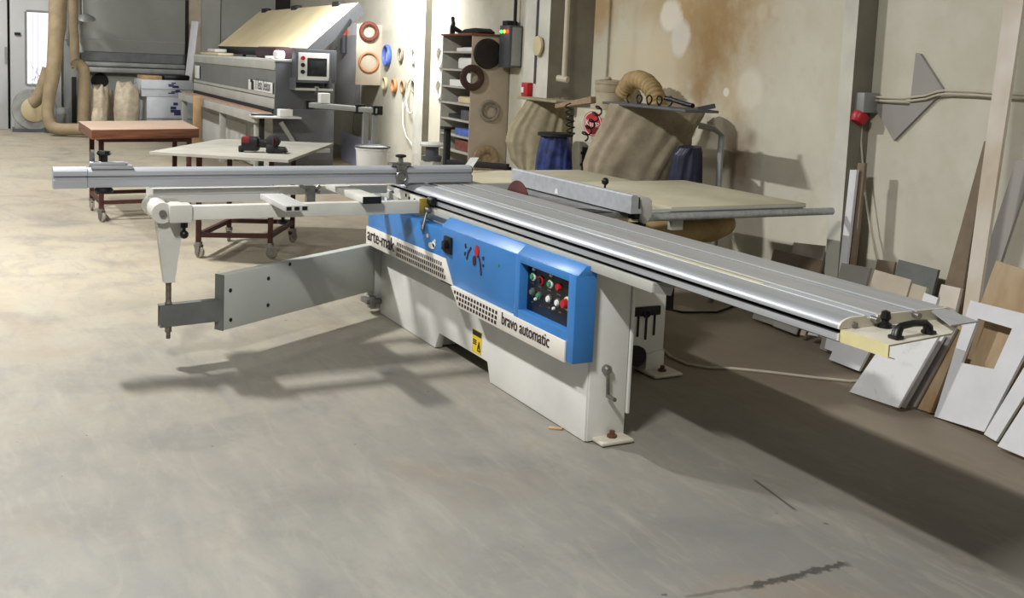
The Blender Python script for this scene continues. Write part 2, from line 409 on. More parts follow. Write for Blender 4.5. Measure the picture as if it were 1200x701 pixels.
b = MB(); b.box(-1.32, -1.225, -.102, -.085, .605, .695, .006); b.cyl((-1.27, -.10, .655), (-1.27, -.118, .655), .024); b.box(-1.29, -1.25, -.125, -.115, .625, .672, .004)
obj('rotary_switch', b, 'black', cover)
b = MB()
for (x, z, rx, rz) in ((-1.50, .607, .045, .018), (-1.47, .62, .022, .02), (-1.56, .652, .014, .012), (-1.46, .64, .01, .008)):
    b.lathe([(1, 0), (1, .0015), (0, .0015)], 9, Mx=Matrix.Translation((x, -.086, z)) @ Matrix.Rotation(pi/2, 4, 'X') @ Matrix.Diagonal((rx, rz, 1, 1)))
obj('paint_scuff', b, 'white', cover)
# warning sticker on base
b = MB(); b.box(-1.125, -1.02, -.0025, .001, .112, .232)
stk = obj('warning_sticker', b, 'yellow', base)
b = MB(); b.box(-1.122, -1.023, -.004, -.0015, .203, .229)
for z in (.178, .168, .158): b.box(-1.115, -1.075, -.004, -.0015, z-.003, z+.003)
for (p, q) in (((-1.062, .128), (-1.045, .178)), ((-1.045, .178), (-1.028, .128)), ((-1.062, .130), (-1.028, .130)), ((-1.045, .160), (-1.045, .140))):
    b.bar((p[0], -.003, p[1]), (q[0], -.003, q[1]), .006, .002, up=V((0, 1, 0)))
obj('sticker_print', b, 'black', base)

# fixed rail under the slide
b = MB(); b.box(-2.42, .475, -.036, -.024, .760, .801, .002); b.box(-2.42, .475, -.024, .30, .775, .799)
b.prism([(-.036, .799), (-.03, .762), (.05, .745), (.06, .775)], 'x', .470, .480)
obj('guide_rail', b, 'graylt', saw)
# sliding table profile (Y, Z)
arc = [(.030-.060*sin(a), .857+.028*cos(a)) for a in [i*pi/2/8 for i in range(9)]]
prof = [(.44, .812), (.44, .885)]
for gy in (.285,): prof += [(gy+.012, .885), (gy+.012, .875), (gy-.012, .875), (gy-.012, .885)]
prof += [(.13, .885), (.13, .877), (.08, .877), (.08, .885)] + arc + [(-.03, .828), (.0, .828), (.0, .842-.022)]
prof = [(.44, .812), (.44, .885), (.297, .885), (.297, .876), (.273, .876), (.273, .885), (.128, .885), (.128, .877), (.080, .877), (.080, .885)] + arc[1:] + [(-.030, .851), (.012, .851), (.012, .837), (-.030, .837), (-.030, .815), (-.01, .815), (-.01, .806), (.0, .806), (.05, .806)]
b = MB(); b.prism(prof, 'x', -2.35, 1.42)
bm = b.bm; bm.faces.ensure_lookup_table()
for f in bm.faces:
    c = f.calc_center_median(); nz = f.normal.z
    if abs(f.normal.x) < .5:
        if nz > .9 and c.y > .06: f.material_index = 1
        if -.012 <= c.y < .03 and .80 < c.z < .852 and (abs(f.normal.z) < .3 or c.y > -.02): f.material_index = 2
slide = obj('sliding_table', b, ['alu', 'alu_top', 'alu_dark'], saw, ang=25)
b = MB()
for y in (.299, .131, .079): b.box(-2.35, 1.421, y-.004, y+.003, .884, .8866)
obj('groove_edge', b, 'alu_bright', slide)
b = MB(); b.box(.13, .92, .086, .120, .8775, .8805); obj('tape_strip', b, 'ytape', slide)
b = MB(); b.prism([p for p in prof if p[1] > .80], 'x', 1.42, 1.428); ep = obj('end_cap', b, 'plate', slide)
for (y, z, l) in ((.105, .874, .028), (.285, .874, .028), (.03, .86, .012)):
    b = MB(); b.cyl((1.424, y, z), (1.424+l, y, z), .010, 12); obj('end_bolt', b, 'steel', slide)
# end tray with handle
b = MB(); b.prism([(1.429, -.022), (1.615, -.022), (1.575, .285), (1.47, .455), (1.429, .455)], 'z', .845, .850)
tray = obj('end_plate', b, 'plate', saw)
b = MB(); b.box(1.429, 1.616, -.026, -.020, .812, .851); b.slab([(1.429, -.026, .814), (1.618, -.026, .814), (1.618, .0, .806), (1.429, .0, .806)], .003)
obj('taped_flange', b, 'ytape', tray)
b = MB(); hz = .850
pts = [(1.568, .055, hz), (1.567, .060, hz+.022), (1.566, .075, hz+.036), (1.562, .13, hz+.040), (1.558, .185, hz+.036), (1.557, .20, hz+.022), (1.556, .205, hz)]
b.tube(pts, [.017, .015, .011, .0105, .011, .015, .017], 12); b.box(1.55, 1.586, .038, .072, hz, hz+.012, .004); b.box(1.538, 1.574, .19, .222, hz, hz+.012, .004)
obj('grab_handle', b, 'black', tray)
b = MB(); b.lathe([(.022, 0), (.020, .012), (.011, .018), (.011, .022), (.017, .03), (.013, .05), (.0, .055)], 14, Mx=Matrix.Translation((1.452, .135, .850)))
obj('clamp_knob', b, 'black', tray)
b = MB(); b.slab([(1.40, .43, .884), (1.58, .395, .880), (1.565, .29, .872), (1.44, .35, .884)], .004)
b.slab([(1.425, .446, .882), (1.50, .42, .878), (1.50, .40, .850), (1.425, .44, .850)], .003)
obj('hinged_lip', b, 'alu_top', tray)

# saw table boards behind the slide
b = MB(); b.prism([(-2.55, .452), (-.82, .452), (-.82, .78), (-1.25, .82), (-1.25, 1.05), (-2.55, 1.05)], 'z', .835, .868, .003); obj('machine_table', b, 'cast', saw)
b = MB(); b.box(-2.78, -2.08, .50, 1.62, .846, .872, .003); b.box(-2.08, -.905, 1.06, 2.03, .846, .872, .003)
ext = obj('extension_table', b, 'dusty', saw)
for (x, y) in ((-2.0, 1.90), (-2.6, 1.5)):
    b = MB(); b.box(x-.025, x+.025, y-.025, y+.025, .0, .846); obj('support_leg', b, 'blackmatt', ext)
b = MB(); b.bar((-1.3, 1.0, .55), (-1.3, 1.62, .835), .04, .04); obj('leg_brace', b, 'blackmatt', ext)
b = MB(); b.lathe([(.0, -.002), (.15, -.002), (.15, .002), (.0, .002)], 48, Mx=Matrix.Translation((-1.555, .461, .80)) @ Matrix.Rotation(pi/2, 4, 'X'))
obj('saw_blade', b, 'blade', saw)
b = MB(); b.box(-1.82, -1.0, .452, .475, .866, .8695); b.prism([(-1.0, .50), (-.82, .47), (-.82, .63), (-.95, .58)], 'z', .866, .8697)
obj('table_slot', b, 'blackmatt', saw)
# rip fence and its rail
b = MB(); b.prism([(.655, .876), (.655, .965), (.662, .972), (.69, .972), (.69, .96), (.70, .96), (.70, .90), (.72, .90), (.72, .876)], 'x', -2.0, -.70)
fence = obj('rip_fence', b, 'alu_fence', saw)
b = MB(); b.lathe([(.006, 0), (.006, .03), (.0, .031)], 10, Mx=Matrix.Translation((-1.02, .70, .96))); b.ball((-1.02, .70, 1.005), .020)
obj('fence_knob', b, 'black', fence)
b = MB(); b.slab([(-1.47, .6535, .885), (-1.43, .6535, .885), (-1.435, .6535, .91), (-1.455, .6535, .915)], .0015); obj('label_patch', b, 'white', fence)
b = MB(); b.prism([(.715, .968), (.80, .952), (.822, .935), (.830, .86), (.80, .818), (.775, .812), (.752, .84), (.742, .93), (.712, .95)], 'x', -.80, -.752, .005); b.box(-.9, -.79, .74, .80, .89, .95, .004)
fb = obj('fence_carriage', b, 'cream_paint', fence)
b = MB(); b.box(-.79, -.735, .700, .735, .84, .955, .004); b.box(-.82, -.76, .72, .80, .72, .815, .008)
obj('fence_clamp', b, 'blackmatt', fence)
b = MB(); b.cyl((-.895, .90, .822), (-.905, 2.24, .820), .022, 20)
rail = obj('rip_rail', b, 'alu', saw)
b = MB(); b.box(-.96, -.915, .84, 2.02, .80, .845, .002); b.box(-.915, -.900, .84, 2.02, .850, .866, .002)
obj('rail_beam', b, 'trayalu', saw)
b = MB(); b.box(-.96, -.92, 1.08, 1.16, .74, .80, .006)
obj('rail_bracket', b, 'graylt', rail)
b = MB(); pts = [(-1.15, .96, .70), (-1.1, 1.1, .71), (-1.08, 1.3, .70), (-1.08, 1.48, .71), (-1.14, 1.62, .73), (-1.30, 1.70, .745), (-1.6, 1.72, .75)]
pp = []
for i in range(len(pts)-1):
    for j in range(8): pp.append(V(pts[i]).lerp(V(pts[i+1]), j/8))
b.tube(pp, [.072+.003*(i % 2) for i in range(len(pp))], 16)
obj('extraction_hose', b, 'hose_tan', saw)

# crosscut outrigger
b = MB(); b.box(-1.715, -1.655, -1.35, -.06, .762, .832, .004)
b.slab([(-2.14, -.06, .845), (-1.655, -.06, .835), (-1.655, -.06, .762), (-2.14, -.06, .80)], .012, nrm=V((0, 1, 0)))
b.box(-2.30, -2.25, -1.35, -.06, .80, .85, .003)
b.box(-2.30, -1.66, -1.40, -1.345, .77, .825, .004)
b.box(-1.74, -1.63, -1.44, -1.33, .752, .842, .008)
orf = obj('outrigger_frame', b, 'cream_paint', saw)
b = MB(); b.box(-1.665, -1.645, -.10, -.02, .765, .845, .004); obj('yellow_block', b, 'grubby', orf)
b = MB(); b.cyl((-1.63, -.065, .775), (-1.60, -.10, .69), .009); b.ball((-1.63, -.06, .785), .02); b.ball((-1.60, -.10, .685), .012)
obj('clamp_lever', b, 'steel', orf)
b = MB(); b.cyl((-1.64, -.04, .835), (-1.58, -.04, .835), .024); obj('clamp_screw', b, 'black', orf)
for (x, z) in ((-1.95, .825), (-1.90, .815), (-1.82, .815)):
    b = MB(); b.cyl((x, -.063, z), (x, -.0595, z), .010, 10); obj('bolt_hole', b, 'blackmatt', orf)
b = MB(); b.lathe([(.052, 0), (.052, .32), (.0, .32)], 24, Mx=Matrix.Translation((-1.69, -1.465, .795)) @ Matrix.Rotation(-pi/2, 4, 'Y'))
ro = obj('support_roller', b, 'cream_paint', orf)
b = MB(); b.cyl((-1.70, -1.465, .795), (-1.675, -1.465, .795), .018, 14); obj('roller_axle', b, 'steel', orf)
b = MB(); b.cyl((-1.69, -1.36, .755), (-1.69, -1.36, .72), .018); b.cyl((-1.69, -1.36, .72), (-1.69, -1.36, .70), .008); b.ball((-1.69, -1.36, .685), .022)
obj('lock_knob', b, 'black', orf)
b = MB(); b.ball((-1.68, -.86, .735), .03, (1, 1, .5)); b.cyl((-1.68, -.86, .735), (-1.68, -.86, .76), .01)
obj('lock_knob', b, 'black', orf)
# support profiles across the frame
b = MB(); b.prism([(-2.29, .815), (-2.29, .872), (-2.19, .872), (-2.19, .862), (-2.13, .862), (-2.13, .870), (-2.035, .870), (-2.035, .845), (-2.042, .840), (-2.035, .835), (-2.035, .798), (-2.2, .798)], 'y', -1.45, -.78)
obj('support_profile', b, 'trayalu', saw)
b = MB(); b.box(-1.86, -1.38, -.935, -.815, .833, .862, .003); sp = obj('support_profile', b, 'trayalu', saw)
for y in (-.915, -.875, -.835):
    b = MB(); b.box(-1.381, -1.379, y-.013, y+.013, .838, .857); obj('profile_opening', b, 'black', sp)
b = MB(); b.box(-2.24, -1.60, -.45, -.35, .833, .868, .003)
sp = obj('support_profile', b, 'cream_paint', saw, 'cream support profile with black end cap')
b = MB(); b.box(-1.602, -1.592, -.452, -.348, .831, .869, .002); obj('end_cap', b, 'black', sp)
b = MB(); b.box(-2.22, -2.18, -.58, -.53, .76, .86); b.bar((-2.2, -.62, .86), (-2.2, -.50, .82), .03, .02); b.bar((-2.2, -.50, .86), (-2.2, -.56, .80), .03, .02)
obj('cross_bracket', b, 'steel', orf)
# post
b = MB()
t = [(-.045, .76), (.045, .76), (.03, .43), (-.03, .43)]
b.surf(lambda u, v: V((-1.77, -1.42, 0))+V((([-1, 1, 1, -1][int(u*4+.01) % 4])*(.026+.022*v), ([-1, -1, 1, 1][int(u*4+.01) % 4])*(.026+.042*v), .43+v*.345)), 4, 6)
post = obj('outrigger_post', b, 'cream_paint', saw)
b = MB()
for i in range(1): b.tube([(-1.77, -1.42, .43), (-1.77, -1.42, .42), (-1.77, -1.42, .33), (-1.77, -1.42, .318)], [.02, .014, .014, .020], 14)
obj('levelling_screw', b, 'rustgrey', post)
b = MB(); b.cyl((-1.77, -1.42, .196), (-1.77, -1.42, .17), .018, 6); b.cyl((-1.77, -1.42, .172), (-1.77, -1.42, .135), .011, 12)
obj('screw_nut', b, 'rustgrey', post)
# swing arm
A0 = V((-1.80, -1.155, 0)); A1 = V((-2.47, -.075, 0))
ad = (A1-A0).normalized()
b = MB(); b.bar(A0+V((0, 0, .299)), A1+V((0, 0, .304)), .06, .296, .004)
arm = obj('swing_arm', b, 'armgrey', saw)
b = MB(); b.bar(A0-ad*.004+V((0, 0, .299)), A0+V((0, 0, .299)), .062, .298); obj('arm_end_plate', b, 'tubegrey', arm)
b = MB(); n = V((ad.y, -ad.x, 0))
for (t, z) in ((.045, .36), (.05, .20), (.33, .38), (.33, .23), (.50, .435)):
    b = MB(); p = A0+ad*t+V((0, 0, z)); b.cyl(p+n*.0325, p-n*.0325, .011, 10); obj('arm_bolt', b, 'blackmatt', arm)
T0 = V((-1.775, -1.435, 0)); T1 = A0-ad*.0+V((.0, -.0, 0))
td = (T1-T0).normalized(); tn = V((td.y, -td.x, 0))
b = MB(); c0 = T0-td*.03
for (o, w, h, z) in ((tn*.022, .005, .115, .255), (-tn*.022, .005, .115, .255), (V(), .049, .005, .310), (V(), .049, .005, .200)):
    b.bar(c0+o+V((0, 0, z)), T1+ad*.05+o+V((0, 0, z)), w, h)
obj('telescopic_tube', b, 'tubegrey', arm)
b = MB(); b.box(-2.56, -2.475, -.06, .10, .03, .80, .006); b.cyl((-2.50, -.06, .12), (-2.50, -.06, .46), .03)
obj('arm_hinge', b, 'armgrey', saw)
b = MB(); b.box(-2.56, -2.44, -.1, .0, .07, .10, .004); b.cyl((-2.45, -.06, .05), (-2.45, -.06, .12), .022); obj('hinge_bracket', b, 'steel', saw)
# crosscut fence
fp = [(-2.085, .890), (-2.085, .985), (-2.045, .990), (-2.0, .985), (-1.985, .972), (-1.985, .953), (-2.0, .948), (-2.0, .936), (-1.985, .930), (-1.985, .892)]
b = MB(); b.prism(fp, 'y', -1.78, .375)
cf = obj('crosscut_fence', b, 'alu_fence', saw)
b = MB(); b.prism([(-2.03+(x+2.03)*1.06, .938+(z-.938)*1.08) for x, z in fp], 'y', -1.94, -1.782); obj('fence_extension', b, 'alu_fence', cf)
b = MB(); b.prism(fp, 'y', .374, .380); obj('fence_end', b, 'alu_dark', cf)
b = MB(); b.box(-2.05, -1.985, -1.76, -1.56, .985, 1.003, .003); b.box(-2.03, -1.985, -1.77, -1.60, 1.003, 1.022, .006); b.cyl((-2.01, -1.62, 1.012), (-2.01, -1.585, 1.012), .008)
st1 = obj('flip_stop', b, 'alu_fence', cf)
b = MB(); b.cyl((-2.01, -1.70, 1.02), (-2.01, -1.70, 1.06), .018); b.lathe([(.03, 0), (.036, .01), (.03, .022), (0, .024)], 8, Mx=Matrix.Translation((-2.01, -1.70, 1.055)))
obj('stop_knob', b, 'black', st1)
b = MB(); b.lathe([(.045, 0), (.05, .012), (.04, .026), (0, .028)], 10, Mx=Matrix.Translation((-2.02, -1.70, .862))); b.cyl((-2.02, -1.70, .885), (-2.02, -1.70, .892), .012)
obj('lower_knob', b, 'black', st1)
b = MB(); b.lathe([(.05, 0), (.05, .014), (.03, .016), (0, .016)], 20, Mx=Matrix.Translation((-2.05, -1.745, 1.03)) @ Matrix.Rotation(pi/2, 4, 'X'))
obj('stop_dial', b, 'alu_dark', st1)
b = MB(); b.box(-2.06, -1.972, -.11, -.05, .885, 1.0, .005); b.box(-2.03, -1.98, -.14, -.02, .992, 1.012, .004); b.cyl((-2.0, -.08, 1.0), (-2.0, -.08, 1.045), .014)
b.torus((-1.972, -.082, .93), (1, 0, 0), .03, .008)
st2 = obj('flip_stop', b, 'steel', cf)
b = MB(); b.lathe([(.018, 0), (.032, .004), (.032, .014), (.02, .018), (0, .018)], 12, Mx=Matrix.Translation((-2.0, -.08, 1.04))); obj('stop_knob', b, 'blackmatt', st2)

# ================================================================== THE ROOM
def vz(P, py):
    lo, hi = -2.0, 6.0
    for _ in range(40):
        m = (lo+hi)/2; c = R3.transposed() @ (V((P[0], P[1], m))-CAM)
        if PY+F*c.y/c.z > py: lo = m
        else: hi = m
    return lo
# concrete floor
k = N('worn concrete floor'); co = k.obj()
n1 = k.noise(co, .35, 6, .6, .4); n2 = k.noise(co, 1.7, 6, .65, .6); n3 = k.noise(co, 14, 4, .6)
n4 = k.noise(k.mapping(co, rot=(0, 0, .5), sc=(.5, 2.2, 1)), 1.3, 5, .6, .5)
c = k.mix(k.mapr(n1, .38, .62), lin((116, 115, 110)), lin((133, 131, 123)))
sx = k.n('ShaderNodeSeparateXYZ'); k.l(co, sx.inputs[0])
dust = k.mapr(k.math('ADD', sx.outputs[0], k.math('MULTIPLY', n1, 3.0)), -3.5, 2.5, 1, 0)
c = k.mix(k.math('MULTIPLY', dust, .85), c, lin((172, 161, 138)))
c = k.mix(k.math('MULTIPLY', k.mapr(n2, .48, .70), .6), c, lin((108, 106, 104)))
c = k.mix(k.math('MULTIPLY', k.mapr(n4, .50, .70), .5), c, lin((158, 153, 140)))
c = k.mix(k.math('MULTIPLY', k.mapr(n3, .55, .8), .22), c, lin((104, 100, 94)))
c = k.mix(k.mapr(k.noise(co, 16, 2, .4), .765, .785), c, lin((84, 80, 74)))
n5 = k.noise(k.mapping(co, rot=(0, 0, -.4), sc=(1, 3.5, 1)), 2.6, 7, .7, 1.2)
c = k.mix(k.math('MULTIPLY', k.mapr(n5, .52, .68), .35), c, lin((116, 118, 122)))
c = k.mix(k.math('MULTIPLY', k.mapr(n5, .48, .34), .30), c, lin((158, 153, 139)))
c = k.mix(k.math('MULTIPLY', k.mapr(k.noise(co, 1.1, 5, .7, .8), .54, .70), .35), c, lin((136, 116, 94)))
brn = k.mapr(k.math('ADD', sx.outputs[1], k.math('MULTIPLY', n2, 1.2)), .9, 2.0)
c = k.mix(k.math('MULTIPLY', brn, .6), c, lin((128, 112, 90)))
def seg(p, q, w, col, amt=.8, wob=.5):
    global c
    a = math.atan2(q.y-p.y, q.x-p.x); L = (q-p).length/2; m = (p+q)/2
    mp = k.mapping(co, loc=(-(m.x*cos(a)+m.y*sin(a)), -(-m.x*sin(a)+m.y*cos(a)), 0), rot=(0, 0, -a))
    s_ = k.n('ShaderNodeSeparateXYZ'); k.l(mp, s_.inputs[0])
    wob_ = k.math('MULTIPLY', k.math('SUBTRACT', k.noise(co, 25, 3), .5), w*wob*4)
    dy = k.math('ABSOLUTE', k.math('ADD', s_.outputs[1], wob_)); dx = k.math('ABSOLUTE', s_.outputs[0])
    f = k.math('MULTIPLY', k.mapr(dy, w*.5, w, 1, 0), k.mapr(dx, L*.85, L, 1, 0))
    c = k.mix(k.math('MULTIPLY', f, amt), c, lin(col))
seg(Zp(882, 561), Zp(935, 600), .008, (60, 54, 48), .8, .2); seg(Zp(872, 690), Zp(997, 659), .022, (58, 56, 52), .85, .9)
seg(Zp(800, 700), Zp(880, 688), .012, (84, 80, 74), .6, .6)
k.base(c, .62, 0, .35); k.bump(n3, .12, .004); M['floor'] = k.m
b = MB(); b.box(-24, 10, -12, 5.5, -.1, 0); struct('floor', b, 'floor')

# long plaster wall with water stains (object coordinates: along, depth, height)
k = N('stained plaster wall'); co = k.obj()
wn_ = k.noise(co, 1.6, 5, .6); wf_ = k.noise(co, 7, 4, .6)
def ell(sx_, sz_, rx, rz, soft=.35, wob=.5):
    mp = k.mapping(co, loc=(-sx_/rx, 0, -sz_/rz), sc=(1/rx, 0, 1/rz))
    ln = k.n('ShaderNodeVectorMath', operation='LENGTH'); k.l(mp, ln.inputs[0])
    d = k.math('ADD', ln.outputs['Value'], k.math('ADD', k.math('MULTIPLY', k.math('SUBTRACT', wn_, .5), wob*2), k.math('MULTIPLY', k.math('SUBTRACT', wf_, .5), wob*1.6)))
    return k.mapr(d, 1-soft, 1+soft*.2, 1, 0)
c = k.mix(k.mapr(wn_, .35, .65), lin((210, 206, 190)), lin((198, 193, 174)))
c = k.mix(k.math('MULTIPLY', k.mapr(wf_, .5, .75), .25), c, lin((182, 172, 148)))
WD = 2.45
def pxw(x, y): q = sdz(Wp(x, y, WD)); return q.x, q.z
def blob(x, y, rpx, rpy, col, amt, soft=.5, wob=.5):
    global c
    s0, z0 = pxw(x, y); s1, _ = pxw(x+rpx, y); _, z1 = pxw(x, y-rpy)
    c = k.mix(k.math('MULTIPLY', ell(s0, z0, abs(s1-s0), abs(z1-z0), soft, wob), amt), c, lin(col))
blob(838, 20, 85, 105, (168, 140, 98), .9, .8, .6)
blob(832, 55, 42, 75, (150, 120, 78), .85, .8, .6); blob(820, 100, 12, 30, (150, 118, 74), .7, .7, .6)
blob(700, 10, 36, 40, (176, 142, 92), .8, .7, .6)
blob(770, 8, 60, 30, (176, 150, 104), .6, .7, .6)
blob(860, 120, 28, 50, (190, 172, 136), .6, .7, .5)
blob(755, 75, 60, 60, (204, 190, 158), .6, .6, .5)
blob(785, 18, 13, 20, (226, 222, 208), .8, .3, .45); blob(797, 45, 12, 22, (212, 208, 196), .85, .3, .45)
blob(878, 104, 18, 28, (224, 220, 204), .5, .3, .35); blob(911, 13, 8, 8, (200, 190, 170), .8, .3, .1); blob(893, 14, 7, 12, (200, 186, 160), .8, .4, .2)
blob(851, 108, 4, 6, (224, 220, 206), .85, .3, .3)
blob(866, 185, 24, 52, (128, 104, 76), .8, .8, .5); blob(880, 160, 10, 14, (120, 98, 74), .5, .7, .5)  # brown dirt together with the collector's cast shadow, painted into the colour
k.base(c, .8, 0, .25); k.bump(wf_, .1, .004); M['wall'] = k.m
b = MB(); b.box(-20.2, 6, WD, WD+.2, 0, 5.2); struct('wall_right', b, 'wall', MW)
M['backwall'] = mat('grey panel wall', (172, 172, 166), .7, var=.05, scale=1.2)
M['backpanel'] = mat('grey green panel', (158, 160, 154), .6, var=.05, scale=1.5)
M['palegrey'] = mat('pale grey door paint', (204, 204, 204), .55, var=.04, scale=1.5)
M['darkgap'] = mat('dark gap', (48, 44, 42), .8, var=.1)
XB = -18.5
b = MB(); b.box(XB-.2, XB, -9, 4.2, 0, 5.2); struct('wall_back', b, 'backwall')
# columns
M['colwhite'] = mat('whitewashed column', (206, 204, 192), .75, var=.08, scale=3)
M['colshade'] = mat('shaded column flank', (128, 124, 110), .75, var=.1, scale=3)
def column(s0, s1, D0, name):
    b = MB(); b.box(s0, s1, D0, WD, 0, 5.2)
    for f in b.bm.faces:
        if f.normal.x > .5: f.material_index = 1  # side face of each column painted darker, shade put into the colour
    return struct(name, b, ['colwhite', 'colshade'], MW)
def sfrom(px, py, D): return sdz(Wp(px, py, D)).x
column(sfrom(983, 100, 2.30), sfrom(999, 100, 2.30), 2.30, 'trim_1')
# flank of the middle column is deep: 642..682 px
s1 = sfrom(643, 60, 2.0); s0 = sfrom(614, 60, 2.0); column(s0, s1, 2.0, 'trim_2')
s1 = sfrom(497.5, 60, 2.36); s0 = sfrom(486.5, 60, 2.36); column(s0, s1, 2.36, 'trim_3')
# far wall: door with a glazed light, sliding leaf, sectional door, rails
def xb(px0, px1, py0, py1, X, dx):
    a = Xp(px0, (py0+py1)/2, X); c_ = Xp(px1, (py0+py1)/2, X); t = Xp((px0+px1)/2, py0, X); u = Xp((px0+px1)/2, py1, X)
    return X-dx, X, a.y, c_.y, max(u.z, 0), t.z
def xbox(px0, px1, py0, py1, X, dx, bev=0, z0=None, z1=None):
    q = list(xb(px0, px1, py0, py1, X, dx))
    if z0 is not None: q[4] = z0
    if z1 is not None: q[5] = z1
    return MB().box(*q, bev)
d1 = struct('door_1', xbox(12, 72, 0, 150, XB+.06, .05, .004, 0, 2.6), 'palegrey')
M['glow'] = emis('bright daylight glass', (226, 230, 240), 1.0)
o = obj('window_pane', xbox(32, 57, 15, 98, XB+.064, .01), 'glow', d1)
b = MB(); q = xb(31, 58, 14, 99, XB+.075, .014)
b.box(q[0], q[1], q[2]-.03, q[2], q[4], q[5]); b.box(q[0], q[1], q[3], q[3]+.03, q[4], q[5]); b.box(q[0], q[1], q[2], q[3], q[5], q[5]+.03); b.box(q[0], q[1], q[2], q[3], q[4]-.03, q[4])
obj('window_frame', b, 'graymd', d1)
b = MB(); y_ = Xp(40, 80, XB).y
for px in (38, 44): b.bar(Xp(px, 98, XB+.072), Xp(px, 16, XB+.072), .03, .01)
for (a_, c_) in (((36, 76), (52, 96)), ((37, 94), (50, 86)), ((44, 78), (40, 96))): b.bar(Xp(*a_, XB+.072), Xp(*c_, XB+.072), .04, .01)
obj('glazing_bar', b, 'palegrey', d1)
obj('door_handle', xbox(17, 24, 38, 41, XB+.10, .04), 'blackmatt', d1)
d2 = struct('door_2', xbox(-40, 9, 0, 150, XB+.14, .06, .004, 0, 3.4), 'palegrey')
obj('pull_slot', xbox(5.5, 8, 55, 75, XB+.16, .02), 'graymd', d2)
struct('trim_4', xbox(8.5, 11.5, 0, 150, XB+.03, .02, 0, 0, 3.4), 'darkgap')
sd = struct('door_3', xbox(96, 217, 0, 62, XB+.08, .06, .004, None, 4.2), 'backpanel')
obj('panel_joint', xbox(96, 217, 47, 48.5, XB+.085, .01), 'graymd', sd)
struct('trim_5', xbox(95, 217, 61, 73, XB+.05, .03), 'tubegrey')
b = xbox(96, 217, 74, 79, XB+.30, .22, .01); b2 = MB()
q = xb(96, 217, 80, 86, XB+.40, .32); b.box(*q, .01); struct('trim_6', b, 'galv')
struct('trim_7', xbox(96, 226, 86, 152, XB+.05, .04, 0, 0), 'backwall')
struct('trim_8', xbox(217.5, 221, 0, 90, XB+.08, .08), 'darkgap')
struct('trim_9', xbox(221, 236, 0, 100, XB+.06, .06, 0, 0, 4.2), 'melbeige')
struct('trim_10', xbox(236, 258, 0, 100, XB+.12, .1, 0, 0, 4.2), 'backwall')
struct('trim_11', xbox(259, 322, 0, 100, XB+.12, .1, 0, 0, 4.2), 'backpanel')
struct('trim_12', xbox(321, 346, 0, 100, XB+.10, .1, 0, 0, 4.2), 'darkgap')
# a rail strip under the wall
b = MB(); b.box(-20, 4, WD-.012, WD, 0, .10); struct('baseboard_right', b, 'melgrey', MW)

# ================================================================== TROLLEYS
def caster(p, root, parent_frame, ang):
    b = MB(); x, y = p
    b.cyl((x, y, .125), (x, y, .10), .03, 10)
    for s in (-.02, .02): b.prism([(-.03, .105), (.03, .105), (.02, .03), (-.005, .03)], 'y', s-.003, s+.003, Mx=rotz(ang, (x, y, 0)))
    fk = obj('caster', b, 'steel', root)
    b = MB(); b.lathe([(.015, -.013), (.04, -.013), (.045, -.006), (.045, .006), (.04, .013), (.015, .013)], 18, Mx=rotz(ang, (x, y, 0)) @ Matrix.Translation((.012, 0, .0455)) @ Matrix.Rotation(pi/2, 4, 'X'))
    obj('wheel', b, 'rubber', fk)
def trolley(corners, ztop, label, low=.16, extra=True):
    cx = sum(p[0] for p in corners)/4; cy = sum(p[1] for p in corners)/4
    r = thing('workshop_trolley', label, 'trolley', (cx, cy, 0), 'rolling steel trolleys')
    for i, p in enumerate(corners):
        b = MB(); b.box(-.02, .02, -.02, .02, .125, ztop, .002, Mx=rotz(math.atan2(corners[1][1]-corners[0][1], corners[1][0]-corners[0][0]), (p[0], p[1], 0)))
        obj('leg', b, 'brownframe', r); caster(p, r, None, .6+i*.8)
    for i in range(4):
        p, q = corners[i], corners[(i+1) % 4]
        b = MB(); b.bar((*p, low+.02), (*q, low+.02), .035, .035); obj('lower_rail', b, 'brownframe', r)
        b = MB(); b.bar((*p, ztop-.02), (*q, ztop-.02), .035, .04); obj('upper_rail', b, 'brownframe', r)
    return r
P0 = V((-6.60, -1.17)); eA = V((-.73, -.0)); fA = V((-.08, .80))
ca = [(P0+eA*0)[:], (P0+fA)[:], (P0+fA+eA)[:], (P0+eA)[:]]
ta = trolley(ca, .78, 'brown steel trolley with thick block board top behind the long silver fence')
cor = [Zp(92, 142, .87), Zp(107.5, 152, .87), Zp(233.5, 150.5, .87), Zp(214, 141, .87)]
b = MB(); t0 = [V((p.x, p.y, .78)) for p in cor]; b.slab(t0, .09, nrm=V((0, 0, 1)), bev=.003)
for f in b.bm.faces:
    if f.normal.z < .5: f.material_index = 1
obj('block_top', b, ['blocktop', 'walnut'], ta)
cb = [(-4.63, -.69), (-4.46, -.17), (-5.12, .20), (-5.30, -.30)]
tb = trolley(cb, .83, 'low brown steel trolley on casters carrying the grey board')
b = MB(); b.bar((-4.55, -.43, .79), (-5.2, -.05, .79), .035, .04); b.bar((-4.63, -.69, .60), (-5.12, .2, .60), .02, .02); obj('cross_rail', b, 'brownframe', tb)
cor = [Zp(175, 178, .848), Zp(338, 188, .848), Zp(391, 168, .848), Zp(258, 163, .848)]
b = MB(); b.slab([V((p.x, p.y, .8305)) for p in cor], .02, nrm=V((0, 0, 1)))
solo('board', b, 'chip', 'grey sheet of board lying skewed across the low trolley', 'board')
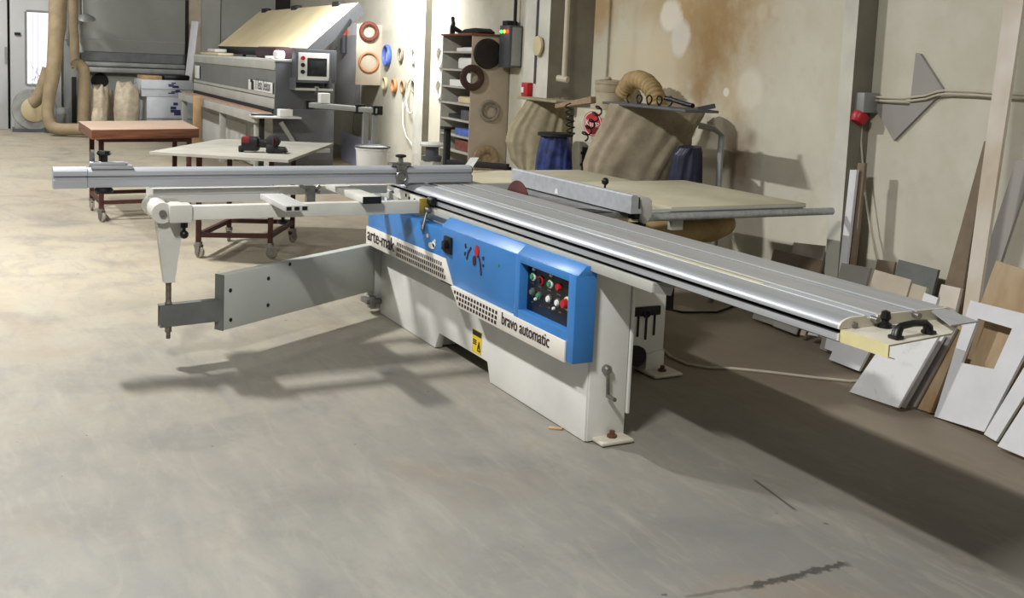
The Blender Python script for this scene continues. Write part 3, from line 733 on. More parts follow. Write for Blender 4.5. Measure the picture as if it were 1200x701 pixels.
# cordless tool on the sheet
tp = Zp(308, 179, .851); tc = V((tp.x, tp.y, .8508)); tx = V((.466, .884, 0)).normalized()
Mt = Matrix(((tx.x, -tx.y, 0, tc.x), (tx.y, tx.x, 0, tc.y), (0, 0, 1, tc.z), (0, 0, 0, 1)))
tl = thing('cordless_tool', 'black and dark red cordless power tool lying on the grey board', 'power tool', tc)
def xf(mb): mb.bm.transform(Mt); return mb
b = MB(); b.box(-.16, -.03, -.045, .045, .012, .12, .015); b.box(-.05, .06, -.03, .03, .04, .105, .02); obj('tool_body', xf(b), 'black', tl)
b = MB(); b.lathe([(.03, 0), (.05, .01), (.05, .07), (.03, .09), (0, .09)], 16, Mx=Matrix.Translation((.08, -.04, .095)) @ Matrix.Rotation(-pi/2, 4, 'X')); b.box(.03, .10, -.045, .05, .0, .07, .015)
obj('tool_head', xf(b), 'blackmatt', tl)
b = MB(); b.prism([(.08, 0), (.19, .01), (.17, .05), (.08, .055)], 'y', -.04, .04, .006); obj('tool_nose', xf(b), 'black', tl)
b = MB(); b.box(-.155, -.09, -.047, .047, .07, .122, .008); b.box(.085, .092, -.055, -.03, .07, .12); obj('tool_accent', xf(b), 'darkred', tl)
b = MB(); b.box(-.18, -.15, -.04, .04, .0, .05, .008); obj('battery', xf(b), 'blackmatt', tl)
b = MB(); b.bar(Zp(262, 191, .77), Zp(290, 187, .77), .10, .04, .012); solo('rag', b, 'crate', 'crumpled whitish rag tucked under the grey board', 'rag') if False else None

# ================================================================== LEANING BOARDS BY THE WALL
BG = 'boards leaning along the wall'
def lean_board(pxa, pxb, L, deg, th, m, name, label, D=None, bev=.0015, tang=None):
    A, B_ = Zp(*pxa), Zp(*pxb)
    if D is not None:
        sa, sb = sdz(A).x, sdz(B_).x
        A, B_ = wf(sfrom(*pxa, D), D, 0), wf(sfrom(*pxb, D), D, 0)
    t = (B_-A).normalized(); nrm = V((-t.y, t.x, 0)); a = radians(deg); up = nrm*sin(a)+V((0, 0, cos(a))); back = nrm*cos(a)-V((0, 0, sin(a)))
    zl = th*sin(a); A = A+V((0, 0, zl)); B_ = B_+V((0, 0, zl))
    b = MB(); b.slab([A, B_, B_+up*L, A+up*L], th, nrm=back, bev=bev)
    return solo(name, b, m, label, 'board', BG)
def upright(pts, D0, D1, th, m, name, label, z0=0.0):
    """outline corners (px) on a leaning plane: depth D0 at the floor, D1 at z=1"""
    b = MB(); q = []
    for p in pts:
        D = D0
        for _ in range(6): w = Wp(*p, D); D = D0+(D1-D0)*max(0, w.z)
        w = Wp(*p, D); q.append(w)
    n = (WN-V((0, 0, 1))*(D1-D0)).normalized()
    b.slab(q, th, nrm=n, bev=.001); return solo(name, b, m, label, 'board', BG)
def base_to_floor(pxt_l, pxt_r, D0, D1, th, m, name, label, skew=0):
    """board whose top corners are seen; sides run to the floor"""
    out = []
    for p in (pxt_l, pxt_r):
        D = D0
        for _ in range(8): w = Wp(*p, D); D = D0+(D1-D0)*max(0, w.z)
        out.append(sdz(Wp(*p, D)))
    (l, r) = out; q = [wf(l.x-skew, D0, 0), wf(r.x-skew, D0, 0), wf(*r), wf(*l)]
    n = (WN-V((0, 0, 1))*(D1-D0)).normalized()
    lo = th*(D1-D0); q = [p+V((0, 0, max(0, lo))) if i < 2 else p for i, p in enumerate(q)]
    b = MB(); b.slab(q, th, nrm=n, bev=.001); return solo(name, b, m, label, 'board', BG)

def fD(p): return sdz(Zp(*p)).y
def poly_board(pts, th, m, name, label, lean=.25, D0=None, hole=None):
    if D0 is None: D0 = min(fD(pts[0]), fD(pts[1]))
    def P(p):
        D = D0
        for _ in range(8): w = Wp(*p, D); D = D0+lean*max(0, w.z)
        w = Wp(*p, D); w.z = max(w.z, .003); return w
    n = (WN-V((0, 0, 1))*lean).normalized(); lift = V((0, 0, th*lean*1.05))
    b = MB(); q = [P(p)+lift for p in pts]
    if hole:
        h = [P(p)+lift for p in hole]
        for i in range(4): b.slab([q[i], q[(i+1) % 4], h[(i+1) % 4], h[i]], th, nrm=n)
    else: b.slab(q, th, nrm=n, bev=.001)
    return solo(name, b, m, label, 'board', BG)
PB = poly_board
PB([(995, 461), (1052, 479), (1101, 393), (1052, 378)], .016, 'smudged', 'leaning_board', 'white smudged board leaning on the floor right below the saw end handle')
PB([(1049, 478), (1058.5, 479.5), (1107, 394), (1096, 392)], .016, 'panelwhite', 'leaning_board', 'thin pale board edge directly right of the smudged white board', D0=1.745)
PB([(1061, 476.5), (1072, 478), (1121, 386), (1107, 384)], .018, 'melgrey', 'leaning_board', 'pale grey board between the thin pale edge and the brown offcut', D0=1.775)
PB([(1074, 480), (1090, 485), (1130, 385), (1116, 380)], .018, 'melbrown', 'leaning_board', 'narrow dusty brown board left of the white panel with the cut out window', D0=1.80)
PB([(1088, 486), (1095, 488.5), (1119, 378), (1110, 377)], .018, 'melbeige', 'leaning_board', 'narrow beige strip touching the left edge of the white window panel', D0=1.835)
PB([(1094.5, 492), (1153, 507), (1222, 374), (1137, 353)], .018, 'panelwhite', 'leaning_board', 'white panel with a rounded rectangular window cut out', D0=1.80, lean=.17, hole=[(1126.5, 426), (1164.5, 433.5), (1186, 386), (1146, 374)])
PB([(1104, 480), (1190, 500), (1240, 330), (1167, 306)], .018, 'melbrown', 'leaning_board', 'brown dusty panel seen through and above the white window panel', D0=1.87, lean=.19)
PB([(1152.5, 510), (1167, 518.5), (1216, 440), (1200, 431)], .016, 'panelwhite', 'leaning_board', 'narrow white strip between the window panel and the rightmost white panel', D0=1.79)
PB([(1168.5, 524), (1216, 544), (1272, 452), (1222, 440)], .016, 'panelwhite', 'leaning_board', 'rightmost white panel leaning at the edge of the photo', D0=1.72)
PB([(971, 422), (1006, 436), (1034, 384), (993, 374)], .016, 'panelwhite', 'leaning_board', 'plain white board behind the left edge of the smudged board', D0=1.93)
PB([(966, 409), (978, 414), (985, 385), (972, 380)], .014, 'panelwhite', 'leaning_board', 'short white strip standing behind the plain white board', D0=2.03)
PB([(881, 374), (905, 382), (912, 366), (887, 358)], .012, 'melgrey', 'floor_offcut', 'leftmost small grey offcut on the floor below the slide', D0=2.10, lean=.5)
PB([(905, 383), (932, 393), (938, 376), (911, 366)], .012, 'melgrey', 'floor_offcut', 'grey square offcut, middle one on the floor below the slide', D0=2.08, lean=.5)
PB([(937, 393), (942, 394.5), (948, 378), (943, 376)], .012, 'melbeige', 'floor_offcut', 'slim beige offcut right of the grey square offcut', D0=2.06, lean=.4)
PB([(946, 393), (957, 395), (962, 384), (951, 382)], .012, 'panelwhite', 'floor_offcut', 'small white offcut on the floor, rightmost below the slide', D0=2.04, lean=.4)
BF = base_to_floor
BF((907, 292), (964, 305), 2.16, 2.42, .016, 'brownboard', 'leaning_board', 'dusty brown board standing just above the slide left of the steel column')
BF((930, 284), (966, 288), 2.28, 2.44, .016, 'whitestained', 'leaning_board', 'white stained board behind the dusty brown board by the column')
BF((986, 308), (1019.5, 314), 2.08, 2.30, .02, 'melgrey', 'leaning_board', 'light grey square board right of the steel column foot')
BF((1025, 316), (1068, 328), 2.0, 2.28, .018, 'melbeige', 'leaning_board', 'beige tilted board in front of the dark grey board')
BF((1053, 304), (1099.5, 316), 2.2, 2.42, .018, 'tubegrey', 'leaning_board', 'dark grey board behind the beige tilted board')
BF((1028, 304), (1049, 307), 2.26, 2.43, .016, 'brownboard', 'leaning_board', 'small brown board at the end of the hanging cable')
BF((1069, 332), (1086, 337), 1.95, 2.22, .02, 'melbeige', 'leaning_board', 'short beige offcut right of the beige tilted board')
BF((1083, 343), (1099, 349), 1.90, 2.18, .02, 'panelwhite', 'leaning_board', 'short white offcut in front of the short beige offcut')
BF((1103, 333), (1126, 338), 2.05, 2.26, .02, 'whitestained', 'leaning_board', 'stained beige offcut at the foot of the dark tapered slat')
BF((996, 199), (1004, 199), 2.20, 2.24, .02, 'panelwhite', 'standing_plank', 'narrow white plank standing upright against the steel column')
BF((1005, 191), (1013.5, 191), 2.24, 2.27, .02, 'brownboard', 'standing_plank', 'narrow brown plank standing upright right of the narrow white plank')
PB([(1114, 470), (1129, 474), (1207, -50), (1184, -50)], .02, 'whitestained', 'standing_plank', 'tallest white plank, stained beige, reaching past the top of the photo', lean=.10, D0=2.02)
PB([(1079, 441), (1111, 446), (1157.5, 164), (1153, 166)], .016, 'brownboard', 'standing_plank', 'dark tapered slat with a pointed top left of the tallest plank', lean=.06, D0=2.33)
PB([(1103, 456), (1121, 462), (1213, 186), (1190, 189)], .018, 'melgrey', 'standing_plank', 'grey plank leaning right of the tallest white plank', lean=.16, D0=2.12)
# things fixed on the wall
b = MB(); q = [Wp(x, y, WD-.02) for x, y in ((1073, 62), (1078, 63), (1105.5, 106), (1047, 165), (1022, 121), (1066, 124), (1069, 97))]
b.slab(q, .018, nrm=WN); solo('angle_template', b, 'melgrey', 'grey notched triangular board hung on the wall', 'template')
def wtube(pts, r, D): b_.tube([Wp(x, y, D) for x, y in pts], r, 8)
for dy, nm, lb in ((0, 'power_cable', 'upper pale cable crossing the triangular board'), (4, 'power_cable', 'lower pale cable of the pair crossing the triangular board')):
    b_ = MB(); wtube([(1014, 112+dy), (1030, 114+dy), (1060, 115+dy), (1085, 112+dy), (1098, 107.5+dy), (1108, 106+dy), (1140, 107+dy), (1170, 109.5+dy), (1210, 111+dy)], .007, 2.418)
    solo(nm, b_, 'cordwhite', lb, 'cable')
soc = Wp(1010, 124, 2.36); sk = thing('wall_socket', 'grey industrial socket with red plug on the steel column', 'socket', soc)
b = MB(); s_ = sdz(soc); b.box(s_.x-.05, s_.x+.05, 2.33, 2.45, s_.z-.04, s_.z+.08, .008, Mx=MW); obj('socket_box', b, 'graymd', sk)
b = MB(); b.lathe([(.05, 0), (.052, .03), (.038, .06), (0, .06)], 18, Mx=Matrix.Translation(wf(s_.x, 2.36, s_.z-.05)) @ MW @ Matrix.Rotation(radians(150), 4, 'X')); obj('red_plug', b, 'red', sk)
b = MB(); b.tube([Wp(x, y, 2.40) for x, y in ((1010, 148), (1009, 165), (1013, 220), (1020, 270), (1028, 305), (1036, 335))], .006, 8); obj('plug_cable', b, 'cordwhite', sk)
b = MB(); b.tube([Zp(*p, .008) for p in ((768, 392), (772, 405), (786, 418), (806, 427), (830, 431), (860, 432), (900, 436), (950, 442), (996, 447), (1010, 446))], .008, 8)
solo('floor_cable', b, 'cordwhite', 'pale cable lying on the floor from the saw towards the boards', 'cable')
b = MB(); b.tube([Zp(*p, .008) for p in ((772, 360), (800, 366), (840, 366), (862, 358))], .007, 8); solo('floor_cable', b, 'blackmatt', 'dark cable on the shaded floor under the slide', 'cable')
b = MB(); q = Zp(651, 503); b.box(-.03, .03, -.012, .012, 0, .008, .002, Mx=rotz(.9, q)); solo('wood_chip', b, 'post', 'small wood chip on the floor beside the saw base', 'offcut')

# ================================================================== DUST COLLECTORS
def cx(px, py, D): return sdz(Wp(px, py, D))
dc = thing('dust_collector', 'left bag dust collector with olive cloth bag and blue sack', 'dust collector', wf(cx(645, 190, 1.95).x, 1.95, 0))
def prof_surf(left, right, D, dep, folds, amp, ph=0, zext=None):
    """left/right: lists of (px,py) outline; elliptic section with vertical folds"""
    mid = Wp((left[0][0]+right[0][0])/2, (left[0][1]+right[0][1])/2-30, D)
    dd = (R3.transposed() @ (mid-CAM)).z; vd = mid-CAM; vd.z = 0; vd.normalize(); vr = V((vd.y, -vd.x, 0))
    Ls = [Dp(*p, dd) for p in left]; Rs = [Dp(*p, dd) for p in right]
    def fn(u, v):
        t = v*(len(Ls)-1); i = min(int(t), len(Ls)-2); f = t-i; f = f*f*(3-2*f)*.5+f*.5
        L = Ls[i].lerp(Ls[i+1], f); R = Rs[i].lerp(Rs[i+1], f); a = 2*pi*u
        r = 1+amp*sin(folds*a+ph+2*sin(3*v+ph))*(.3+.7*(1-v))+amp*.6*sin((folds*2.3)*a-5*v)
        ca, sa = cos(a), sin(a)
        ca = math.copysign(abs(ca)**.75, ca); sa = math.copysign(abs(sa)**.75, sa)
        c_ = (L+R)/2; h = (R-L); h.z = 0; p = c_+vr*(h.length/2*ca*(1 if abs(ca) > .9 else min(1.02, r)))+vd*(dep*sa*r)
        p.z = max(.02, L.z*(1-ca)/2+R.z*(1+ca)/2); return p
    return fn
b = MB(); b.surf(prof_surf([(608, 198), (598, 186), (592, 165), (596, 148), (612, 125), (618, 115)], [(640, 198), (660, 185), (668, 165), (669, 148), (668, 125), (666, 114)], 1.95, .20, 8, .06), 96, 40)
obj('filter_bag', b, 'cloth2', dc, ang=60)
b = MB(); b.surf(prof_surf([(624, 235), (626, 205), (629, 180), (634, 158)], [(672, 235), (671, 205), (670, 180), (668, 158)], 1.80, .16, 7, .05, 1), 64, 24)
obj('waste_sack', b, 'bluebag', dc, ang=60)
b = MB(); a = cx(645, 160, 1.8); b.torus(wf(a.x, 1.80, cx(650, 157, 1.8).z), (0, 0, 1), .0, .0) if False else None
p = Wp(651, 157.5, 1.8); pd = (R3.transposed() @ (p-CAM)).z; b.cyl(p-V((0, 0, .012)), p+V((0, 0, .012)), 21/F*pd, 32); obj('clamp_band', b, 'blackmatt', dc)
b = MB(); b.box(cx(616, 115, 1.95).x, cx(664, 115, 1.95).x, 1.85, 2.10, cx(640, 116, 1.95).z-.02, cx(640, 116, 1.95).z+.004, .008, Mx=MW); obj('top_plate', b, 'cloth2', dc)
b = MB(); z1 = cx(668, 122, 2.1).z; 
for s_ in (cx(612, 150, 2.1).x, cx(650, 150, 2.1).x): b.box(s_-.02, s_+.02, 2.12, 2.16, 0, z1, Mx=MW)
obj('support_leg', b, 'blackmatt', dc)
# blower unit in the middle, cream housing with red oval badge
HD = 2.06
sl, sr = cx(671, 160, HD).x, cx(701, 160, HD).x
hz = cx(686, 127, HD).z
du = thing('dust_extractor', 'cream extractor housing with red oval badge between two cloth bags', 'dust extractor', wf((sl+sr)/2, HD+.17, 0))
b = MB(); b.box(sl, sr+.20, HD, 2.42, 0, hz, .006, Mx=MW); obj('housing', b, 'housing', du)
bc = cx(694, 145, HD-.005); b = MB()
MBd = MW @ Matrix.Translation((bc.x, HD-.0005, bc.z)) @ Matrix.Rotation(pi/2, 4, 'X')
b.lathe([(1, 0), (1, .002), (0, .002)], 32, Mx=MBd @ Matrix.Diagonal((.17, .105, 1, 1))); bd = obj('badge', b, 'red', du)
b = MB(); b.lathe([(.92, 0), (.92, .001), (.86, .001), (.86, 0)], 32, caps=False, Mx=MBd @ Matrix.Translation((0, 0, .002)) @ Matrix.Diagonal((.17, .105, 1, 1))); obj('badge_ring', b, 'white', du)
tm = text_mb('Klima', .085, MBd @ Matrix.Translation((-.13, -.025, .0025)), fit=.26); obj('badge_lettering', tm, 'white', du)
b = MB(); b.box(sl+.22, sr+.10, HD-.015, HD, hz*.55, hz*.74, .004, Mx=MW)
for z_ in (.62, .70, .5, .42): b.cyl(wf(sl+.24, HD, hz*z_), wf(sl+.24, HD-.03, hz*z_), .014, 10)
obj('control_box', b, 'blackmatt', du)
b = MB(); DD = 2.22; d = cx(714, 120, DD); R = 17.5/F*(R3.transposed() @ (Wp(714, 110, DD)-CAM)).z; zt = cx(714, 95, DD).z; zb = cx(714, 122, DD).z
b.lathe([(R*1.08, hz+.002), (R*1.08, zb+.03), (R*.98, zb+.05), (R*.95, (zt+zb)/2), (R, (zt+zb)/2+.01), (R, zt-.03), (R*1.05, zt-.025), (R*1.05, zt), (R*.6, zt+.012), (0, zt+.015)], 36, Mx=Matrix.Translation(wf(d.x, DD, 0)))
b.ball(wf(d.x+.05, DD-.05, zt+.02), .03, (1, 1, .6)); dr = obj('fan_drum', b, 'drum', du)
b = MB(); b.slab([Wp(650, 122, 1.70), Wp(692, 113, 1.70), Wp(692, 121, 1.70), Wp(650, 127, 1.70)], .05, nrm=WN, bev=.004)
obj('inlet_chute', b, 'coiltan', dc)
b = MB(); pts = []; raw = [(731, 110), (735, 101), (740, 94.5), (749, 93), (758, 97), (765, 105), (770, 117), (772, 130)]
rw = [Wp(*p, 2.18) for p in raw]
for i in range(len(rw)-1):
    for j in range(18): pts.append(rw[i].lerp(rw[i+1], j/14))
rr = 11.5/F*(R3.transposed() @ (Wp(760, 100, 2.18)-CAM)).z
b.tube(pts, [rr*.9*(1+.10*sin(i*2*pi/6)) for i in range(len(pts))], 22)
obj('flexible_hose', b, 'hose_tan', du, ang=60)
b = MB(); b.tube([Wp(667, y, 2.30) for y in (94, 100, 106, 112)], .045, 14); b.cyl(Wp(667, 107, 2.30), Wp(667, 112, 2.30), .055)
solo('drop_hose', b, 'bluebag', 'short blue grey hose hanging down the column behind the left cloth bag', 'hose')
def coil(p0, p1, r, turns, D, n=16):
    A, B_ = Wp(*p0, D), Wp(*p1, D); ax = (B_-A).normalized(); e1 = ax.cross(WN).normalized(); e2 = ax.cross(e1); N_ = int(turns*n)
    return [A.lerp(B_, i/N_)+e1*(r*cos(2*pi*i/n))+e2*(r*sin(2*pi*i/n)) for i in range(N_+1)]
b = MB(); b.tube(coil((667, 122), (669, 158), .03, 5, 1.52), .006, 6); obj('coiled_air_hose', b, 'black', dc)
b = MB(); b.tube(coil((704, 124), (684, 162), .032, 5, 1.985), .007, 6); obj('coiled_air_hose', b, 'black', du)
b = MB(); b.tube(coil((738, 117), (785, 120), .04, 4, 1.80), .006, 6); b.tube([Wp(x, y, 1.80) for x, y in ((780, 115), (792, 118), (803, 122), (812, 124))], .016, 10)
AIR3 = b
# right collector
d2 = thing('dust_collector', 'right bag dust collector with wide taupe cloth bag and navy sack', 'dust collector', wf(cx(765, 170, 1.85).x, 1.85, 0))
b = MB(); b.surf(prof_surf([(690, 226), (684, 208), (683, 192), (690, 172), (702, 150), (710, 133), (715, 121)], [(782, 226), (786, 210), (792, 195), (804, 172), (815, 150), (824, 136), (828, 126)], 1.78, .20, 7, .04, 2), 110, 44)
obj('filter_bag', b, 'cloth', d2, ang=60)
b = MB(); zz = cx(760, 121, 1.78).z; b.box(cx(722, 121, 1.78).x, cx(822, 126, 1.78).x, 1.66, 1.92, zz-.03, zz-.012, .006, Mx=MW)
b.bar(Wp(818, 128, 1.8), Wp(838, 124, 1.9), .03, .03); obj('top_plate', b, 'graydk', d2); obj('coiled_air_hose', AIR3, 'black', d2)
b = MB(); b.surf(prof_surf([(782, 235), (784, 205), (788, 180), (795, 172)], [(822, 235), (823, 205), (823, 180), (822, 172)], 1.98, .15, 7, .04, .5), 60, 20)
obj('waste_sack', b, 'navybag', d2, ang=60)
b = MB(); b.tube([wf(cx(843, 200, 2.15).x, 2.15, 0), wf(cx(843, 200, 2.15).x, 2.15, cx(843, 158, 2.15).z), wf(cx(839, 151, 2.15).x, 2.13, cx(839, 151, 2.15).z), wf(cx(826, 147, 2.1).x, 2.05, cx(826, 147, 2.1).z)], .022, 12)
b.cyl(wf(cx(805, 150, 2.18).x, 2.2, 0), wf(cx(805, 150, 2.18).x, 2.2, zz-.02), .025)
obj('support_frame', b, 'graymd', d2)

# ================================================================== EDGING CABINET AND COILS
s0, s1 = cx(519, 42, 2.0).x, cx(554, 41, 2.0).x; ztop = cx(554, 41, 2.0).z
sh = thing('storage_shelf', 'tall grey beige open shelf unit with edging coils hung on its side', 'shelf', wf((s0+s1)/2, 2.2, 0))
b = MB(); b.box(s1-.018, s1, 2.0, 2.44, 0, ztop, .002, Mx=MW); obj('side_panel', b, 'shelfwood', sh)
b = MB(); b.box(s0, s0+.018, 2.0, 2.44, 0, ztop, .002, Mx=MW); obj('side_panel', b, 'shelfin', sh)
b = MB(); b.box(s0, s1, 2.425, 2.44, 0, ztop, Mx=MW); obj('back_panel', b, 'shelfin', sh)
b = MB(); b.box(s0-.02, s1+.02, 1.98, 2.445, ztop, ztop+.02, .002, Mx=MW); obj('top_board', b, 'coilred', sh)
shz = []
for py in (60, 81, 101, 120.5, 139.5, 158, 176): shz.append(vz(wf((s0+s1)/2, 2.0, 0), py))
for z_ in shz:
    b = MB(); b.box(s0+.018, s1-.018, 2.005, 2.43, z_-.02, z_, .001, Mx=MW); obj('shelf_board', b, 'shelfin', sh)
def box_item(name, ds0, ds1, D0, D1, z0, h, m, label, cat, bev=.004, grp=None):
    b = MB(); L = s1-s0; b.box(s0+ds0*L, s0+ds1*L, D0, D1, z0+.0005, z0+h, bev, Mx=MW); return solo(name, b, m, label, cat, grp)
box_item('white_box', .35, .55, 2.05, 2.2, shz[0], .04, 'white', 'small flat white box on the top shelf of the shelf unit', 'box')
box_item('white_box', .58, .93, 2.04, 2.25, shz[0], .045, 'white', 'long flat white box on the top shelf beside the small one', 'box')
box_item('plastic_jar', .40, .90, 2.05, 2.3, shz[1], .13, 'white', 'wide white tub on the second shelf of the shelf unit', 'tub', .03)
box_item('paper_stack', .15, .60, 2.05, 2.3, shz[2], .07, 'white', 'low white stack on the third shelf', 'stack')
box_item('white_box', .66, .93, 2.04, 2.25, shz[2], .15, 'white', 'upright white box on the third shelf', 'box')
box_item('cardboard_scrap', .45, .92, 2.05, 2.25, shz[3], .075, 'lid', 'cream crumpled packet on the fourth shelf', 'packet', .02)
box_item('hand_tool', .15, .55, 2.05, 2.15, shz[4]+.0, .05, 'black', 'flat black tool on the fifth shelf', 'tool', .01)
box_item('grinder_box', .58, .95, 2.04, 2.2, shz[4], .11, 'graydk', 'dark grey box on the fifth shelf', 'box', .02)
box_item('blue_case', .45, .95, 2.03, 2.3, shz[5], .08, 'coilblue', 'blue flat case on the sixth shelf', 'case', .01)
box_item('brown_box', .40, .90, 2.05, 2.3, shz[6], .12, 'coilred', 'red brown box on the seventh shelf', 'box', .01)
def hang(name, px, py, rpx, m, label, wid=.3, fl=1.4, solid=False, Ds=None):
    """coil hung on the +s face of the shelf unit"""
    # find D at that px on the side plane
    lo, hi = 1.6, 2.6
    for _ in range(40):
        md = (lo+hi)/2; sx_ = cx(px, py, md).x
        if sx_ > s1+.02: lo = md
        else: hi = md
    D = lo; c_ = cx(px, py, D); R = abs(cx(px, py-rpx, D).z-c_.z)
    b = MB(); r = R*wid/2; b.torus(wf(s1+.004+r*fl, D, c_.z), WT, R-r, r, fl)
    if solid: b.cyl(wf(s1+.004, D, c_.z), wf(s1+.03, D, c_.z), R*.8, 32)
    return solo(name, b, m, label, 'edging coil', 'edging coils on the shelf side')
hang('edging_coil', 571.5, 63, 18, 'coilblack', 'big black coil, topmost on the shelf side', .45, .35, True)
hang('edging_coil', 553, 91, 15.5, 'coilbrown', 'dark brown ring coil left below the big black coil', .55, .6)
hang('edging_coil', 574, 130, 13, 'coilgrey', 'thin grey brown coil in the middle of the shelf side', .28, .8)
hang('edging_coil', 575, 131, 8, 'coilgrey', 'inner small loop within the thin grey brown coil', .22, .9)
hang('edging_coil', 569, 187, 17, 'coiltan', 'lowest tan coil on the shelf side behind the saw table', .55, .6, True)
# bird-like spray gun on top
tb_ = wf((s0+s1)/2-.30, 2.05, ztop+.0205); b = MB()
tb_ = tb_+V((0, 0, .004)); b.tube([tb_+V((0, 0, 0)), tb_+V((0, 0, .07)), tb_+V((.02, 0, .12)), tb_+V((.0, 0, .16))], [.03, .03, .022, .018], 10); b.tube([tb_+V((.0, .0, .07)), tb_+V((.05, .06, .03)), tb_+V((.09, .12, .005))], [.03, .025, .012], 8); b.ball(tb_+V((0, 0, .17)), .022)
solo('spray_gun', b, 'black', 'small black bird shaped tool on top of the shelf unit', 'tool')
b = MB(); b.prism([(-.30, 0), (.32, 0), (.33, .02), (.2, .06), (-.1, .05)], 'y', -.10, .10, .008, Mx=rotz(-.08, wf(s1-.33, 2.16, ztop+.021))); solo('cloth_bundle', b, 'blackmatt', 'dark flat bundle lying on top of the shelf unit', 'bundle')
# electric box with lamps
es1 = sfrom(612, 50, 2.44); eD = 2.0
while sfrom(597, 50, eD) > es1: eD += .005
es0 = max(sfrom(585, 50, eD), s1+.035)
D_ = 2.05; sa = cx(586, 50, D_).x; sb = cx(597, 50, D_).x; e0, e1_ = cx(590, 27, D_).z, cx(590, 79, D_).z
eb = thing('electric_box', 'grey electric box with green amber and red lamps beside the shelf unit', 'electric box', wf((sa+sb)/2, 2.2, e1_))
b = MB(); b.box(es0, es1-.012, eD, 2.445, e1_, e0, .006, Mx=MW); obj('box_body', b, 'graydk', eb)
b = MB(); b.box(es1-.012, es1, eD+.03, 2.43, e1_+.02, e0-.02, .004, Mx=MW); obj('box_door', b, 'graymd', eb)
for i, m_ in enumerate(('ledg', 'ledy', 'ledr')):
    b = MB(); b.ball(wf(es0+(.2+.3*i)*(es1-es0), eD-.002, vz(wf((es0+es1)/2, eD, 0), 37)), .020); obj('indicator_lamp', b, m_, eb)
b = MB(); b.cyl(wf(es1-.08, 2.38, e0), wf(es1-.08, 2.38, 3.4), .018, 10); b.box(es0+.05, es1-.1, 2.3, 2.42, e0, e0+.05, .004, Mx=MW); obj('supply_conduit', b, 'blackmatt', eb)
# alarm box, round sounder, conduit and pipe on the middle column
b = MB(); c_ = cx(621, 105, 2.0); b.box(c_.x-.07, c_.x+.07, 1.94, 1.999, c_.z-.065, c_.z+.065, .008, Mx=MW)
al = solo('alarm_box', b, 'red', 'red fire alarm box on the whitewashed column', 'alarm box')
b = MB(); b.box(c_.x-.05, c_.x-.005, 1.932, 1.941, c_.z-.03, c_.z+.02, Mx=MW); b.bm.transform(Matrix.Identity(4)); ROOT[al.name] = al.location.copy(); obj('label_plate', b, 'white', al)
b = MB(); c_ = cx(634, 54, 2.0); b.lathe([(.055, 0), (.09, .02), (.09, .04), (.05, .05), (0, .05)], 24, Mx=Matrix.Translation(wf(c_.x, 1.999, c_.z)) @ MW @ Matrix.Rotation(pi/2, 4, 'X')); solo('sounder', b, 'lid', 'round cream sounder on the whitewashed column above the red box', 'sounder')
b = MB(); b.cyl(wf(cx(628, 60, 1.99).x, 1.99, cx(628, 98, 1.99).z), wf(cx(628, 60, 1.99).x, 1.99, 3.4), .012, 8); solo('conduit', b, 'graydk', 'thin dark conduit running up from the red alarm box', 'conduit')
b = MB(); p_ = Wp(661, 92, 2.0); b.cyl(p_, p_+V((.0, 0, 1.6)), .022, 12); b.cyl(p_+V((-.06, -.03, .0)), p_+V((.03, .02, -.01)), .03, 10); solo('water_pipe', b, 'cordwhite', 'thin pale vertical pipe with a tap in front of the shaded column flank', 'pipe')

# ================================================================== WALL COILS ON THE WHITE WALL
pb = cx(436, 60, 2.2); 
b = MB(); b.box(cx(428, 60, 2.2).x-.02, cx(428, 60, 2.2).x, 2.06, WD, cx(436, 100, 2.3).z, cx(436, 29, 2.3).z, .002, Mx=MW)
CB = solo('coil_board', b, 'melbeige', 'beige upright board standing out from the white wall', 'board')
sB = cx(428, 60, 2.2).x
def coilw(px, py, rx, ry, m, label, wid=.3, face='wall', D=2.40, fl=1.2, off=0):
    c_ = cx(px, py, D); R = abs(cx(px, py-ry, D).z-c_.z); r = R*wid/2
    b = MB()
    if face == 'wall': b.torus(wf(c_.x, WD-.004-r*fl-off, c_.z), WN, R-r, r, fl)
    else:
        lo, hi = 1.6, 2.6
        for _ in range(40):
            md = (lo+hi)/2
            if cx(px, py, md).x > sB+.02: lo = md
            else: hi = md
        c_ = cx(px, py, lo); R = abs(cx(px, py-ry, lo).z-c_.z); r = R*wid/2
        b.torus(wf(sB+.004+r*fl, lo, c_.z), WT, R-r, r, fl)
    return solo('edging_coil', b, m, label, 'edging coil', 'edging coils on the white wall')
coilw(432, 37, 11, 12, 'coilred', 'red brown coil hung above the orange one', .42, 'side')
coilw(432, 73, 11, 12.5, 'coilorange', 'orange coil hung under the red brown one', .22, 'side')
coilw(452, 65, 6, 13, 'coilblue', 'blue coil, topmost row, nearest the beige board', .22, fl=1.8)
coilw(467, 64, 4, 9, 'coilgrey', 'thin grey coil, second of the top row on the white wall', .28, fl=1.2)
coilw(482, 66, 4, 10, 'coilwhite', 'white coil, third of the top row beside the column', .25, fl=1.2)
coilw(449, 98, 4, 8, 'lid', 'cream coil, first of the lower row', .35, fl=1.4)
coilw(460, 100, 4, 8.5, 'coilorange', 'tan orange coil, second of the lower row', .35, fl=1.4)
coilw(471, 102, 4, 8.5, 'coiltan', 'tan coil, third of the lower row', .38, fl=1.4)
coilw(482.5, 113, 6, 21, 'coilwhite', 'large hanging white loop at the end of the lower row', .08, fl=1, off=.045)
coilw(483, 101, 4, 9, 'coilgrey', 'grey coil above the large hanging white loop', .30, fl=1.2)
coilw(513.5, 67, 4, 13, 'coilwhite', 'upper white coil right of the white column', .24, fl=1.2)
coilw(512.5, 105, 4, 12, 'coilwhite', 'lower white coil right of the white column', .24, fl=1.2)
